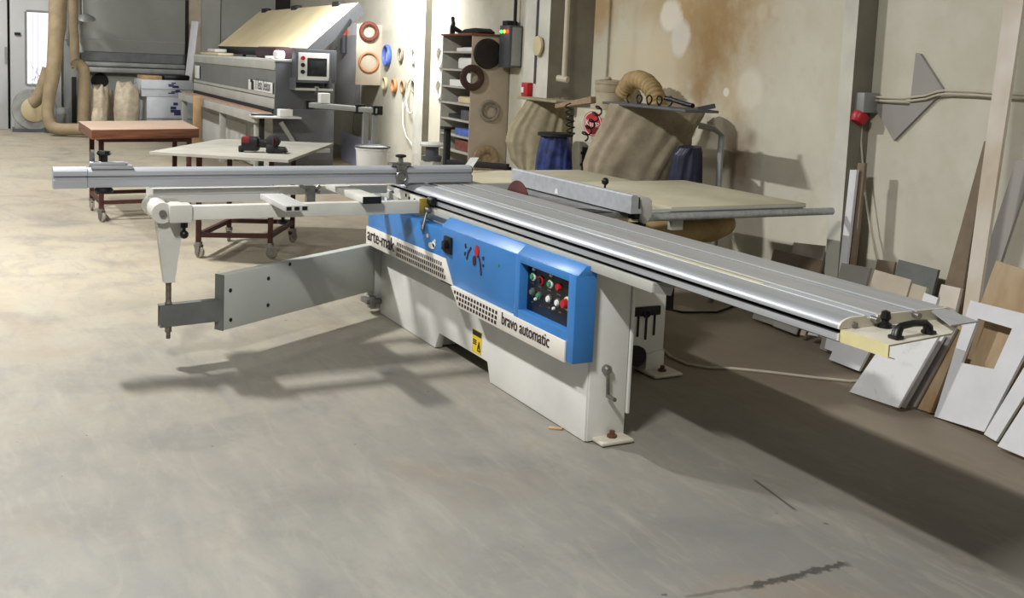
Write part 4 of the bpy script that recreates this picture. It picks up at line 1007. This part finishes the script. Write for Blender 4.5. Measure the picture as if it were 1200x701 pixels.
b = MB(); b.tube([Wp(x, y, 2.40) for x, y in ((476, 108), (472, 120), (472, 145), (476, 160), (482, 168), (484, 172))], .008, 8); solo('edging_strip', b, 'coilwhite', 'long white strip curving down the wall beside the column', 'strip')
b = MB(); b.tube([Wp(x, y, 2.42) for x, y in ((418, 97), (415.5, 125), (413, 160), (411, 190))], .006, 6); solo('hanging_cord', b, 'graymd', 'thin grey cord hanging down the white wall by the machine', 'cord')
# stack light
c_ = cx(403, 46, 2.38); zt, zb = cx(403, 30, 2.38).z, cx(403, 62, 2.38).z
sl_ = thing('stack_light', 'dark stack light with orange lens on the white wall', 'signal lamp', wf(c_.x, 2.38, zb))
b = MB(); b.cyl(wf(c_.x, 2.38, zb), wf(c_.x, 2.38, zt-.16), .06, 16); b.box(c_.x-.03, c_.x+.03, 2.38, WD, zb+.03, zb+.09, Mx=MW); obj('lamp_body', b, 'graydk', sl_)
b = MB(); b.cyl(wf(c_.x, 2.38, zt-.16), wf(c_.x, 2.38, zt), .06, 16); obj('orange_lens', b, 'lt_orange', sl_)
b = MB(); b.box(cx(394, 60, 2.44).x, cx(424, 60, 2.44).x, 2.425, WD, cx(410, 128, 2.44).z, cx(410, 28, 2.44).z, .002, Mx=MW); solo('wall_sheet', b, 'panelwhite', 'white sheet fixed on the wall behind the stack light', 'sheet')
# lavender panel, bucket and clutter by the white wall
q = [Wp(396, 205, 2.0), Wp(446, 215, 2.0), Wp(440, 167, 2.25), Wp(398, 153, 2.25)]
q[0].z = .0; q[1].z = .0; q[0] = wf(sdz(q[0]).x, 2.05, 0.003); q[1] = wf(sdz(q[1]).x, 2.05, .003)
b = MB(); n = (q[1]-q[0]).cross(q[3]-q[0]).normalized(); b.slab(q, .02, nrm=n if n.dot(WN) > 0 else -n, bev=.002)
solo('foil_panel', b, 'lavender', 'lavender grey panel leaning on the wall behind the white bucket', 'panel')
d_ = Dp(436, 190, 12.5); bx = V((d_.x, d_.y, 0)); zr = vz(bx, 172); Rb = .195
bk = thing('bucket', 'white bucket with dark rim under the white wall', 'bucket', bx)
b = MB(); b.lathe([(Rb*.78, .0), (Rb*.8, .01), (Rb, zr-.03), (Rb*1.05, zr-.028), (Rb*1.05, zr), (Rb*.97, zr), (Rb*.95, zr-.05), (0, zr-.06)], 32, Mx=Matrix.Translation(bx)); obj('bucket_body', b, 'white', bk)
b = MB(); b.torus(bx+V((0, 0, zr)), (0, 0, 1), Rb*1.03, .012); obj('rim', b, 'graydk', bk)
d_ = Dp(506, 190, 11.2); px_ = V((d_.x, d_.y, 0)); zt = vz(px_, 164)
pt = thing('small_machine', 'small white workshop machine with dark lid behind the saw fence', 'machine', px_)
b = MB(); b.box(-.10, .10, -.09, .09, 0, zt*.72, .02, Mx=rotz(.4, px_)); obj('machine_base', b, 'graylt', pt)
b = MB(); b.lathe([(.10, 0), (.105, .05), (.07, .06), (.07, zt*.2), (0, zt*.2)], 20, Mx=Matrix.Translation(px_+V((0, 0, zt*.72)))); obj('machine_head', b, 'graydk', pt)
b = MB(); b.lathe([(.13, 0), (.14, .02), (.12, .035), (0, .045)], 24, Mx=Matrix.Translation(px_+V((0, 0, zt*.92)))); obj('machine_lid', b, 'white', pt)
# black stand with cross bar behind the table
d_ = Dp(523, 190, 9.2); bp = V((d_.x, d_.y, 0)); zt = vz(bp, 150)
bs = thing('roller_stand', 'black steel stand with a tall post and low cross bar behind the saw table', 'stand', bp)
b = MB(); b.box(-.025, .025, -.025, .025, 0, zt, .004, Mx=Matrix.Translation(bp)); obj('post', b, 'blackmatt', bs)
b = MB(); b.box(-.05, .05, -.05, .05, zt-.01, zt+.012, .004, Mx=Matrix.Translation(bp)); obj('post_cap', b, 'blackmatt', bs)
b = MB(); zc = vz(bp, 190); e_ = Dp(596, 188, 9.0); b.bar(bp+V((0, 0, zc)), V((e_.x, e_.y, zc)), .05, .05, .004)
b.bar((e_.x, e_.y, 0), (e_.x, e_.y, zc), .04, .04); obj('cross_bar', b, 'blackmatt', bs)
b = MB(); b.bar(bp+V((-.2, -.1, .02)), bp+V((.2, .1, .02)), .05, .04); b.bar(bp+V((-.1, .2, .02)), bp+V((.1, -.2, .02)), .05, .04); obj('foot', b, 'blackmatt', bs)
q = [Xp(541, 200.5, -2.66), Xp(552, 199.5, -2.66), Xp(561, 185.5, -2.78), Xp(551, 185.5, -2.78)]
q = [V((p.x, p.y, max(p.z, .874))) for p in q]
b = MB(); b.slab(q, .006); solo('white_offcut', b, 'white', 'small white strip standing tilted at the far end of the dusty table', 'offcut')

# ================================================================== EDGE BANDING MACHINE
NF = Dp(322, 128, 13.4); FF = Dp(228, 100, 18.9); NF.z = FF.z = 0
e1 = (FF-NF); EL = e1.length; e1.normalize(); e2 = V((e1.y, -e1.x, 0))
if e2.dot(WN) < 0: e2 = -e2
Me = Matrix(((e1.x, e2.x, 0, NF.x), (e1.y, e2.y, 0, NF.y), (0, 0, 1, 0), (0, 0, 0, 1)))
def ez(py, b2=0.0, a=0.0): return vz(NF+e2*b2+e1*a, py)
def eb2(px):  # offset along e2 at the near face for a pixel column
    lo, hi = -1.0, 2.0
    for _ in range(40):
        m = (lo+hi)/2; c = R3.transposed() @ (NF+e2*m+V((0, 0, 1.2))-CAM)
        if PX+F*c.x/c.z < px: lo = m
        else: hi = m
    return lo
W2 = eb2(392); zt = ez(72); zb = ez(128)
ebm = thing('edge_banding_machine', 'long grey edge banding machine with raised cream hood against the wall', 'edge bander', NF+e1*EL/2+e2*.4)
b = MB(); b.box(0, EL, 0, W2, zb, zt, .006, Mx=Me)
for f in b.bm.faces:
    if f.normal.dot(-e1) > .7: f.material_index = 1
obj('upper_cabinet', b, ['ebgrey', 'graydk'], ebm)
b = MB(); b.box(.002, EL, .004, .02, ez(82), zt+.004, .004, Mx=Me @ Matrix.Translation((0, -.02, 0))); b.box(.002, EL, -.02, .0, zb, zb+(zt-zb)*.22, .01, Mx=Me); obj('cover_rail', b, 'graylt', ebm)
b = MB(); b.box(.0, EL, -.016, -.002, zb+(zt-zb)*.24, zb+(zt-zb)*.31, .004, Mx=Me); obj('rail_strip', b, 'graylt', ebm)
b = MB(); b.box(-.005, EL, -.02, W2*.5, zt, zt+.03, .004, Mx=Me); obj('top_edge', b, 'panelw', ebm)
b = MB(); b.box(.04, EL-.05, .12, W2, .02, zb, .004, Mx=Me); b.box(0, .05, -.02, W2, .02, zb, .004, Mx=Me)
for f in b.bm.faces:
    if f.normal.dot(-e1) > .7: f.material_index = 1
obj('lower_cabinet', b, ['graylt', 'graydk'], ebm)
for i in range(3):
    b = MB(); b.box(.25+i*EL/3.1, .15+(i+.88)*EL/3.1, .105, .12, .04, zb*.62, .004, Mx=Me); obj('lower_door', b, 'panelw', ebm)
zbed = ez(133, -.22)
b = MB(); b.box(-.02, EL+.15, -.26, -.03, zbed-.12, zbed, .006, Mx=Me); bed = obj('feed_beam', b, 'graylt', ebm)
b = MB(); b.box(-.01, EL+.15, -.20, -.04, zbed, zbed+.015, .003, Mx=Me); obj('feed_belt', b, 'pinkbelt', bed)
b = MB(); b.box(.0, EL*.98, -.036, -.004, zbed, zb, Mx=Me); obj('feed_gap', b, 'blackmatt', bed)
for a_ in (.10, EL*.40, EL*.98):
    b = MB(); b.box(a_, a_+.09, -.22, -.14, 0, zbed-.12, .003, Mx=Me); obj('leg', b, 'graylt', ebm)
b = MB(); b.box(-.06, -.0, -.20, -.14, 0.0, zbed-.02, .003, Mx=Me); b.box(-.10, .0, -.30, -.04, zbed-.02, zbed-.005, Mx=Me); obj('end_post', b, 'blackmatt', ebm)
# console
c0, c1 = eb2(341), eb2(389); zc1 = ez(58, .4, -.1); zc0 = ez(106, .4, -.1)
b = MB(); b.box(-.22, -.003, c0, c1-.01, zc0+.10, zc1, .01, Mx=Me); con = obj('control_console', b, 'graydk', ebm)
b = MB(); w_ = c1-c0; b.box(-.228, -.218, c0+.03, c0+w_*.80, ez(94, .4, -.22), ez(62, .4, -.22), .004, Mx=Me); obj('faceplate', b, 'panelw', con)
b = MB(); b.box(-.233, -.226, c0+w_*.27, c0+w_*.74, ez(89.5, .4, -.22), ez(68, .4, -.22), .004, Mx=Me); obj('screen', b, 'black', con)
b = MB(); b.box(-.236, -.231, c0+w_*.33, c0+w_*.69, ez(86, .4, -.22), ez(71.5, .4, -.22), .002, Mx=Me); obj('screen_glass', b, 'screen', con)
Mtx = frame_mx(NF-e1*.2285+e2*(c0+w_*.30)+V((0, 0, ez(66.4, .4, -.22))), e2, (0, 0, 1))
obj('header_print', text_mb('FRMR  T 300', .04, Mtx, .001), 'graydk', con) if False else None
for py_, m_ in ((68.5, 'red'), (76.5, 'black'), (84.5, 'black')):
    b = MB(); p_ = NF-e1*.228+e2*(c0+w_*.16)+V((0, 0, ez(py_, .4, -.22))); b.cyl(p_, p_-e1*.02, .026, 16); obj('console_button', b, m_, con)
b = MB(); zt_ = ez(106, .4, -.25); b.box(-.36, -.02, c0-.03, c1-.09, zt_, zt_+.012, .003, Mx=Me); b.box(-.36, -.35, c0-.03, c1-.09, zt_, zt_+.03, Mx=Me); obj('keyboard_tray', b, 'graylt', con)
for cc in (c0-.03, c1-.11):
    b = MB(); b.box(-.34, -.02, cc, cc+.01, zt_, zc0+.16, Mx=Me); obj('tray_side', b, 'graydk', con)
b = MB(); b.box(-.36, -.30, (c0+c1)/2-.05, (c0+c1)/2, zt_-.05, zt_+.05, .01, Mx=Me); obj('tray_bracket', b, 'graydk', con)
# name plate
pz0, pz1 = ez(97.5), ez(86); aL = None
def ea(px):
    lo, hi = -1.0, EL+2
    for _ in range(40):
        m = (lo+hi)/2; c = R3.transposed() @ (NF+e1*m+V((0, 0, 1.1))-CAM)
        if PX+F*c.x/c.z > px: lo = m
        else: hi = m
    return lo
a0, a1 = ea(321), ea(293)
b = MB(); b.box(a0, a1, -.026, -.016, ez(110, 0, a0)-.0, ez(97, 0, a0), .003, Mx=Me); npl = obj('name_plate', b, 'white', ebm)
zn = ez(107.5, 0, a0)
b = MB(); obj('plate_lettering', text_mb('IT Resto Deekson', .20, frame_mx(NF+e1*(a1-.45)-e2*.0275+V((0, 0, zn)), -e1, (0, 0, 1)), .001, fit=(a1-a0-.55)), 'graydk', npl)
b = MB(); b.box(a1-.36, a1-.2, -.028, -.025, zn-.02, zn+.10, Mx=Me); b.box(a1-.30, a1-.14, -.028, -.025, zn+.08, zn+.12, Mx=Me); obj('plate_emblem', b, 'blackmatt', npl)
a2_, a3_ = ea(235), ea(229); b = MB(); b.box(a2_, a3_-.1, -.026, -.016, zt-.38, zt-.16, .003, Mx=Me); obj('small_plate', b, 'white', ebm)
# hood: lid panel raised, hinged at the back
hq = [Dp(255, 54, 18.2), Dp(360, 56.5, 13.8), Dp(420, 3, 14.3), Dp(304, 13.5, 18.7)]
hn = (hq[1]-hq[0]).cross(hq[3]-hq[0]).normalized()
if hn.dot(CAM-hq[0]) < 0: hn = -hn
b = MB(); b.slab(hq, -.16, nrm=hn)
for f in b.bm.faces:
    if f.normal.dot(hn) > .9: f.material_index = 1
hood = obj('raised_hood', b, ['hoodframe', 'lid'], ebm)
for t_ in (.05, .40, .80):
    b = MB(); p_ = hq[3].lerp(hq[2], t_); b.bar(p_-hn*.02, p_-hn*.02+(hq[2]-hq[3]).normalized()*.30, .10, .12, .02); obj('hood_latch', b, 'blackmatt', hood)
b = MB(); b.bar(NF+e1*.3+e2*W2*.9+V((0, 0, zt)), hq[2].lerp(hq[1], .25)-hn*.1, .04, .04); obj('hood_strut', b, 'black', hood)
b = MB(); b.bar(NF+e1*(EL-.8)+e2*W2*.9+V((0, 0, zt)), hq[3].lerp(hq[0], .25)-hn*.1, .04, .04); obj('hood_strut', b, 'black', hood)
# outfeed support
o0 = Dp(363, 123, 13.0); o1 = Dp(443, 130, 12.9)
b = MB(); b.bar(o0, o1, .09, .06, .004); sup = obj('outfeed_support', b, 'graymd', ebm)
b = MB(); b.bar(o0+V((0, 0, .032)), o1+V((0, 0, .032)), .05, .006); obj('support_face', b, 'graylt', sup)
for t_ in (0.0, .74, .99):
    b = MB(); b.box(-.03, .03, -.06, .06, -.05, .06, .004, Mx=Matrix.Translation(o0.lerp(o1, t_))); obj('end_block', b, 'black', sup)
for t_ in (.82, .95):
    p_ = o0.lerp(o1, t_); b = MB(); b.box(p_.x-.03, p_.x+.03, p_.y-.03, p_.y+.03, 0, p_.z-.03); obj('support_leg', b, 'graymd', sup)
# end clutter on the machine: trays and boxes
b = MB(); b.box(-.30, .10, -.30, W2*.35, zb-.10, zb-.08, .002, Mx=Me); obj('end_shelf', b, 'panelw', ebm)
b = MB(); b.bar(NF-e1*.25+e2*.02+V((0, 0, zb-.50)), NF-e1*.25+e2*.65+V((0, 0, zb-.50)), .05, .05); b.bar(NF-e1*.25+e2*.02+V((0, 0, zb-.15)), NF-e1*.25+e2*.25+V((0, 0, zb-.50)), .05, .05); b.box(-.28, -.0, .1, .16, zb-.56, zb-.44, Mx=Me)
obj('end_bracket', b, 'graymd', ebm)
def on_eb(a0_, a1_, b0_, b1_, z0_, h_, m_, nm, lb, cat, bev=.006):
    q_ = MB(); q_.box(a0_, a1_, b0_, b1_, z0_+.002, z0_+h_, bev, Mx=Me); return solo(nm, q_, m_, lb, cat)
on_eb(-.05, .07, .06, .18, zb-.08, .12, 'white', 'paper_box', 'small white box on the end shelf of the edge bander below the console', 'box') if False else None
on_eb(.06, .26, .02, .14, zt+.03, .11, 'white', 'white_cup', 'white tub on top of the edge bander beside the console', 'tub', .03)
on_eb(.5, 1.7, .10, .36, zt+.03, .16, 'maroon', 'dark_bundle', 'dark maroon bundle lying on top of the edge bander', 'bundle', .05)
on_eb(.32, .7, .02, .09, zt+.03, .035, 'white', 'paper_scrap', 'white paper scrap in front of the maroon bundle', 'paper', .01)
on_eb(EL-2.0, EL-.3, .04, .30, zt+.03, .05, 'lid', 'cloth_scrap', 'cream cloth heap at the far end on the edge bander', 'cloth', .02)
on_eb(EL-1.5, EL-.8, .08, .28, zt+.081, .06, 'panelw', 'paper_heap', 'pale paper heap lying on the cream cloth heap', 'paper', .02)
on_eb(-.28, -.12, .0, .16, zb-.077, .09, 'white', 'paper_box', 'small white box with print on the end shelf of the edge bander', 'box', .004)
b = MB(); p_ = o0.lerp(o1, .16)+V((0, 0, .0365)); b.box(p_.x-.06, p_.x+.06, p_.y-.02, p_.y+.10, p_.z, p_.z+.12, .004); solo('paper_box', b, 'white', 'white carton standing on the left end of the outfeed support bar', 'box')
# ================================================================== FAR END OF THE HALL
def tubeD(pts, dep, r, n=16): return MB().tube([Dp(x, y, dep) for x, y in pts], r, n)
def smooth(pts, k=5):
    out = []
    for i in range(len(pts)-1):
        p0 = V((*pts[max(i-1, 0)], 0)); p1 = V((*pts[i], 0)); p2 = V((*pts[i+1], 0)); p3 = V((*pts[min(i+2, len(pts)-1)], 0))
        for j in range(k):
            t = j/k; q = .5*((2*p1)+(p2-p0)*t+(2*p0-5*p1+4*p2-p3)*t*t+(-p0+3*p1-3*p2+p3)*t**3); out.append((q.x, q.y))
    return out+[pts[-1]]
bl = Dp(40, 128, 19.6); blz = bl.z
bw = thing('blower_fan', 'round grey blower fan with pale inlet standing by the glazed door', 'fan', (bl.x, bl.y, 0))
ax = (CAM-bl); ax.z = 0; ax.normalize(); ax = (ax+V((.5, .0, 0))).normalized(); Rf = abs(Dp(40, 105, 19.6).z-blz)*1.02
Mf = frame_mx(bl, V((-ax.y, ax.x, 0)), (0, 0, 1))
b = MB(); b.lathe([(0, -.22), (Rf, -.22), (Rf*1.04, -.18), (Rf*1.04, .10), (Rf, .14), (0, .14)], 40, Mx=Mf); 
b.box(-Rf*.9, Rf*1.5, -blz, -blz+.35, -.2, .12, .01, Mx=Mf); b.box(Rf*.2, Rf*1.6, -Rf, Rf*.1, -.2, .12, .01, Mx=Mf); obj('fan_housing', b, 'galv', bw)
b = MB(); b.lathe([(Rf*.62, .14), (Rf*.6, .20), (Rf*.35, .24), (0, .24)], 32, Mx=Mf); obj('inlet_ring', b, 'lid', bw)
b = MB(); b.box(-Rf*1.0, Rf*1.6, -blz, -blz+.06, -.3, .2, Mx=Mf); obj('fan_base', b, 'graydk', bw)
b = tubeD(smooth([(37, 121), (43, 117), (49, 105), (54, 90), (57, 80)]), 19.1, .11); obj('inlet_duct', b, 'duct', bw)
b = MB(); pts = smooth([(76, -300), (68, 0), (66, 40), (63, 80), (58, 110), (56, 130), (59, 146), (68, 151), (90, 151.5), (125, 152)]); 
b.tube([Dp(x, y, 18.85) for x, y in pts], [.17-.065*min(1, i/22) for i in range(len(pts))], 18)
solo('main_duct', b, 'duct', 'wide tan duct coming down and bending along the floor beside the blower', 'duct')
b = MB(); pts = smooth([(86, -300), (86, 0), (87, 40), (88, 72), (89, 79)]); b.tube([Dp(x, y, 19.5) for x, y in pts], .08, 16)
b2 = solo('thin_duct', b, 'duct', 'thinner tan duct hanging straight down right of the wide duct', 'duct')
b = MB(); pts = smooth([(87, 78), (92, 75), (98, 82), (99, 95), (98, 115), (97, 152)]); b.tube([Dp(x, y, 19.3) for x, y in pts], .10, 16)
solo('branch_hose', b, 'duct', 'short tan hose arching out below the thinner duct', 'hose')
b = MB(); pts = [(78, -300), (78, 20), (78, 47)]; b.tube([Dp(x, y, 20.0) for x, y in pts], .07, 14); b.tube([Dp(92, 28, 20.05), Dp(93, 50, 20.05), Dp(96, 62, 20.05)], .05, 8)
solo('grey_conduit', b, 'galv', 'grey pipes hanging between the two tan ducts', 'pipe')
b = MB(); q_ = xb(76, 92, 48, 150, XB+.32, .25); b.box(q_[0], q_[1], q_[2], q_[3], 0, q_[5], .01); cabg = thing('grey_cabinet', 'grey cabinet with dark handle bar behind the ducts', 'cabinet', (q_[1], (q_[2]+q_[3])/2, 0))
obj('cabinet_body', b, 'graymd', cabg); b = MB(); b.box(q_[1], q_[1]+.04, q_[2]+.12, q_[2]+.2, .15, q_[5]*.6, .004); obj('handle_bar', b, 'blackmatt', cabg)
b = MB(); p_ = Dp(97, 19, 20.0); b.tube([Dp(94, -300, 20.0), Dp(97, 17, 20.0)], .018, 8); b.lathe([(.03, .10), (.16, .02), (.17, 0), (0, 0)], 20, Mx=Matrix.Translation(Dp(101, 22, 20.0)) @ Matrix.Rotation(.4, 4, 'Y'))
solo('pendant_lamp', b, 'galv', 'small grey pendant lamp hanging left of the grey green panel', 'lamp')
b = MB(); p_ = Xp(117, 95, XB+.01); b.cyl(Xp(117, 95, XB+.051), Xp(117, 95, XB+.08), .16, 28); solo('round_vent', b, 'blackmatt', 'round dark vent on the grey wall above the sacks', 'vent')
def sack(px0, px1, py0, dep, seed, label, m='sack', name='sack'):
    A_ = Dp(px0, 140, dep); B_ = Dp(px1, 140, dep); c0_ = V(((A_.x+B_.x)/2, (A_.y+B_.y)/2, 0)); R_ = (B_-A_).length/2; h_ = vz(c0_, py0); rnd = random.Random(seed)
    ph = [rnd.random()*6 for _ in range(4)]
    def fn(u, v):
        a = 2*pi*u; z = v*h_; pr_ = (.80+.45*v)*(1 if v < .55 else 1) if v < .5 else (1.03-.45*max(0, v-.72)/.28*.6)
        r = R_*pr_*(1+.06*sin(3*a+ph[0]+4*v)+.02*sin(7*a+ph[1]-6*v)+(.05*sin(6*a+ph[2]) if v > .85 else 0))
        zz = z*(1+(.06*sin(5*a+ph[3]) if v > .8 else 0)); return c0_+V((r*cos(a), r*sin(a)*.8, max(0, zz)))
    b = MB(); b.surf(fn, 48, 26); return solo(name, b, m, label, 'sack', 'woven sacks by the far wall', ang=60)
sack(131, 165, 99, 19.4, 1, 'plump beige woven sack, right of the heap of sacks')
sack(103, 130, 102, 19.6, 2, 'slumped pale sack left of the plump one')
sack(116, 136, 107, 20.3, 5, 'beige sack standing behind the two front sacks')
sack(106, 124, 128, 18.6, 3, 'small pale sack in front of the slumped one')
b = MB(); p_ = Dp(103, 122, 19.2); b.box(-.06, .06, -.09, .09, -.1, .1, .03, Mx=Matrix.Translation(p_)); solo('blue_print_bag', b, 'blueink', 'small bag with navy print stuck beside the sacks', 'bag') if False else None
# crates
def crate(px0, px1, py0, py1, X, dx, label, z0=None):
    q_ = list(xb(px0, px1, py0, py1, X, dx))
    if z0 is not None: q_[4] = z0
    r_ = thing('white_crate', label, 'crate', ((q_[0]+q_[1])/2, (q_[2]+q_[3])/2, q_[4]), 'white crates by the far wall')
    b = MB(); b.box(*q_, .01); obj('crate_body', b, 'crate', r_)
    b = MB(); w = q_[3]-q_[2]; h = q_[5]-q_[4]
    for dy, dz, s_ in ((.0, .62, .09), (-.05, .70, .05), (.04, .55, .06), (.0, .80, .04), (.05, .28, .09), (-.04, .20, .06), (.08, .36, .04)): b.box(q_[1], q_[1]+.004, q_[2]+w*(.62+dy)-s_, q_[2]+w*(.62+dy)+s_, q_[4]+h*dz, q_[4]+h*(dz+.07))
    obj('navy_print', b, 'blueink', r_); b = MB(); b.box(q_[1], q_[1]+.012, q_[2], q_[3], q_[4]+h*.44, q_[4]+h*.48); obj('crate_rib', b, 'galv', r_); return q_
qa = crate(172, 226, 114, 152, -16.6, .9, 'large lower white crate with navy print beside the plump sack', 0)
qb = crate(166, 226, 94, 112, -16.6, .9, 'upper white crate with navy print stacked on the lower one', qa[5]+.001)
b = MB(); b.box(qb[0]+.1, qb[1]-.02, qb[2]+.40, qb[3]-.05, qb[5]+.0005, qb[5]+.10, .03); solo('black_cover', b, 'black', 'black crumpled cover lying on the upper crate', 'cover')
b = MB(); b.box(qb[0]+.1, qb[1]-.02, qb[2]+.04, qb[2]+.36, qb[5]+.0005, qb[5]+.07, .005); solo('brown_carton', b, 'post', 'flat brown carton on the upper crate', 'carton')
P0_ = Dp(214, 120, 21.0); P1_ = Dp(229, 25, 21.0)
b = MB(); b.bar(V((P0_.x, P0_.y, .01)), P1_, .16, .03, .003, up=V((.7, -.7, 0))); solo('white_plank', b, 'panelwhite', 'white plank leaning upright at the left end of the edge bander', 'plank')
b = MB(); p_ = Dp(231, 130, 16.6); b.box(p_.x-.04, p_.x+.04, p_.y-.06, p_.y+.06, 0, vz(p_, 112), .004); solo('wood_post', b, 'post', 'light wood post standing at the corner of the trolley block board', 'post')
b = MB(); q_ = list(xb(178, 208, 156, 163, -15.5, .7)); b.box(q_[0], q_[1], q_[2], q_[3], .06, .16, .01)
for x_ in (q_[0]+.06, q_[1]-.06):
    for y_ in (q_[2]+.06, q_[3]-.06): b.box(x_-.04, x_+.04, y_-.04, y_+.04, 0, .06)
solo('low_pallet', b, 'panelwhite', 'low white platform on the floor behind the block board trolley', 'platform')

# ================================================================== LIGHT AND CAMERA
def area(name, loc, target, size, power, col, spread=180):
    l = bpy.data.lights.new(name, 'AREA'); l.shape = 'DISK'; l.size = size; l.energy = power; l.color = col; l.spread = radians(spread)
    o = bpy.data.objects.new(name, l); COL.objects.link(o); o.location = loc
    o.rotation_euler = (V(target)-V(loc)).to_track_quat('-Z', 'Y').to_euler(); return o
warm = (1.0, .995, .975)
def tube_lamp(name, x, y, z, L, power, col=warm):
    l = bpy.data.lights.new(name, 'AREA'); l.shape = 'RECTANGLE'; l.size = L; l.size_y = .14; l.energy = power; l.color = col
    o = bpy.data.objects.new(name, l); COL.objects.link(o); o.location = (x, y, z); return o
tube_lamp('tube_lamp_near', 2.0, -2.95, 4.2, .9, 300)
tube_lamp('tube_lamp_middle', -4.2, -2.9, 4.3, .5, 440)
tube_lamp('tube_lamp_left', -10.0, -2.9, 4.3, 1.2, 220)
tube_lamp('tube_lamp_far', -15.5, -2.9, 4.3, 1.5, 200)
wl = tube_lamp('wall_fill_light', -9.2, 2.0, 3.2, .8, 210, (.98, .99, 1.0)); wl.rotation_euler = (V((-11.0, 3.3, .7))-wl.location).to_track_quat('-Z', 'Y').to_euler()  # unseen fill light, added to brighten the white wall
w = bpy.data.worlds.new('hall ambient'); S.world = w; w.use_nodes = True
w.node_tree.nodes['Background'].inputs[0].default_value = (1.0, .97, .92, 1); w.node_tree.nodes['Background'].inputs[1].default_value = .10
cam = bpy.data.cameras.new('camera'); co_ = bpy.data.objects.new('camera', cam); COL.objects.link(co_)
r_, u_, k_ = R3.col[0], -R3.col[1], -R3.col[2]
co_.matrix_world = Matrix(((r_.x, u_.x, k_.x, CAM.x), (r_.y, u_.y, k_.y, CAM.y), (r_.z, u_.z, k_.z, CAM.z), (0, 0, 0, 1)))
cam.sensor_width = 36; cam.sensor_fit = 'HORIZONTAL'; cam.lens = F/1200*36
cam.shift_x = 0; cam.shift_y = -(350.5-PY)/1200; cam.clip_start = .05; cam.clip_end = 200
S.camera = co_
S.view_settings.view_transform = 'Standard'; S.view_settings.look = 'None'; S.view_settings.gamma = 1.0
S.view_settings.use_curve_mapping = False; S.view_settings.exposure = 0.0
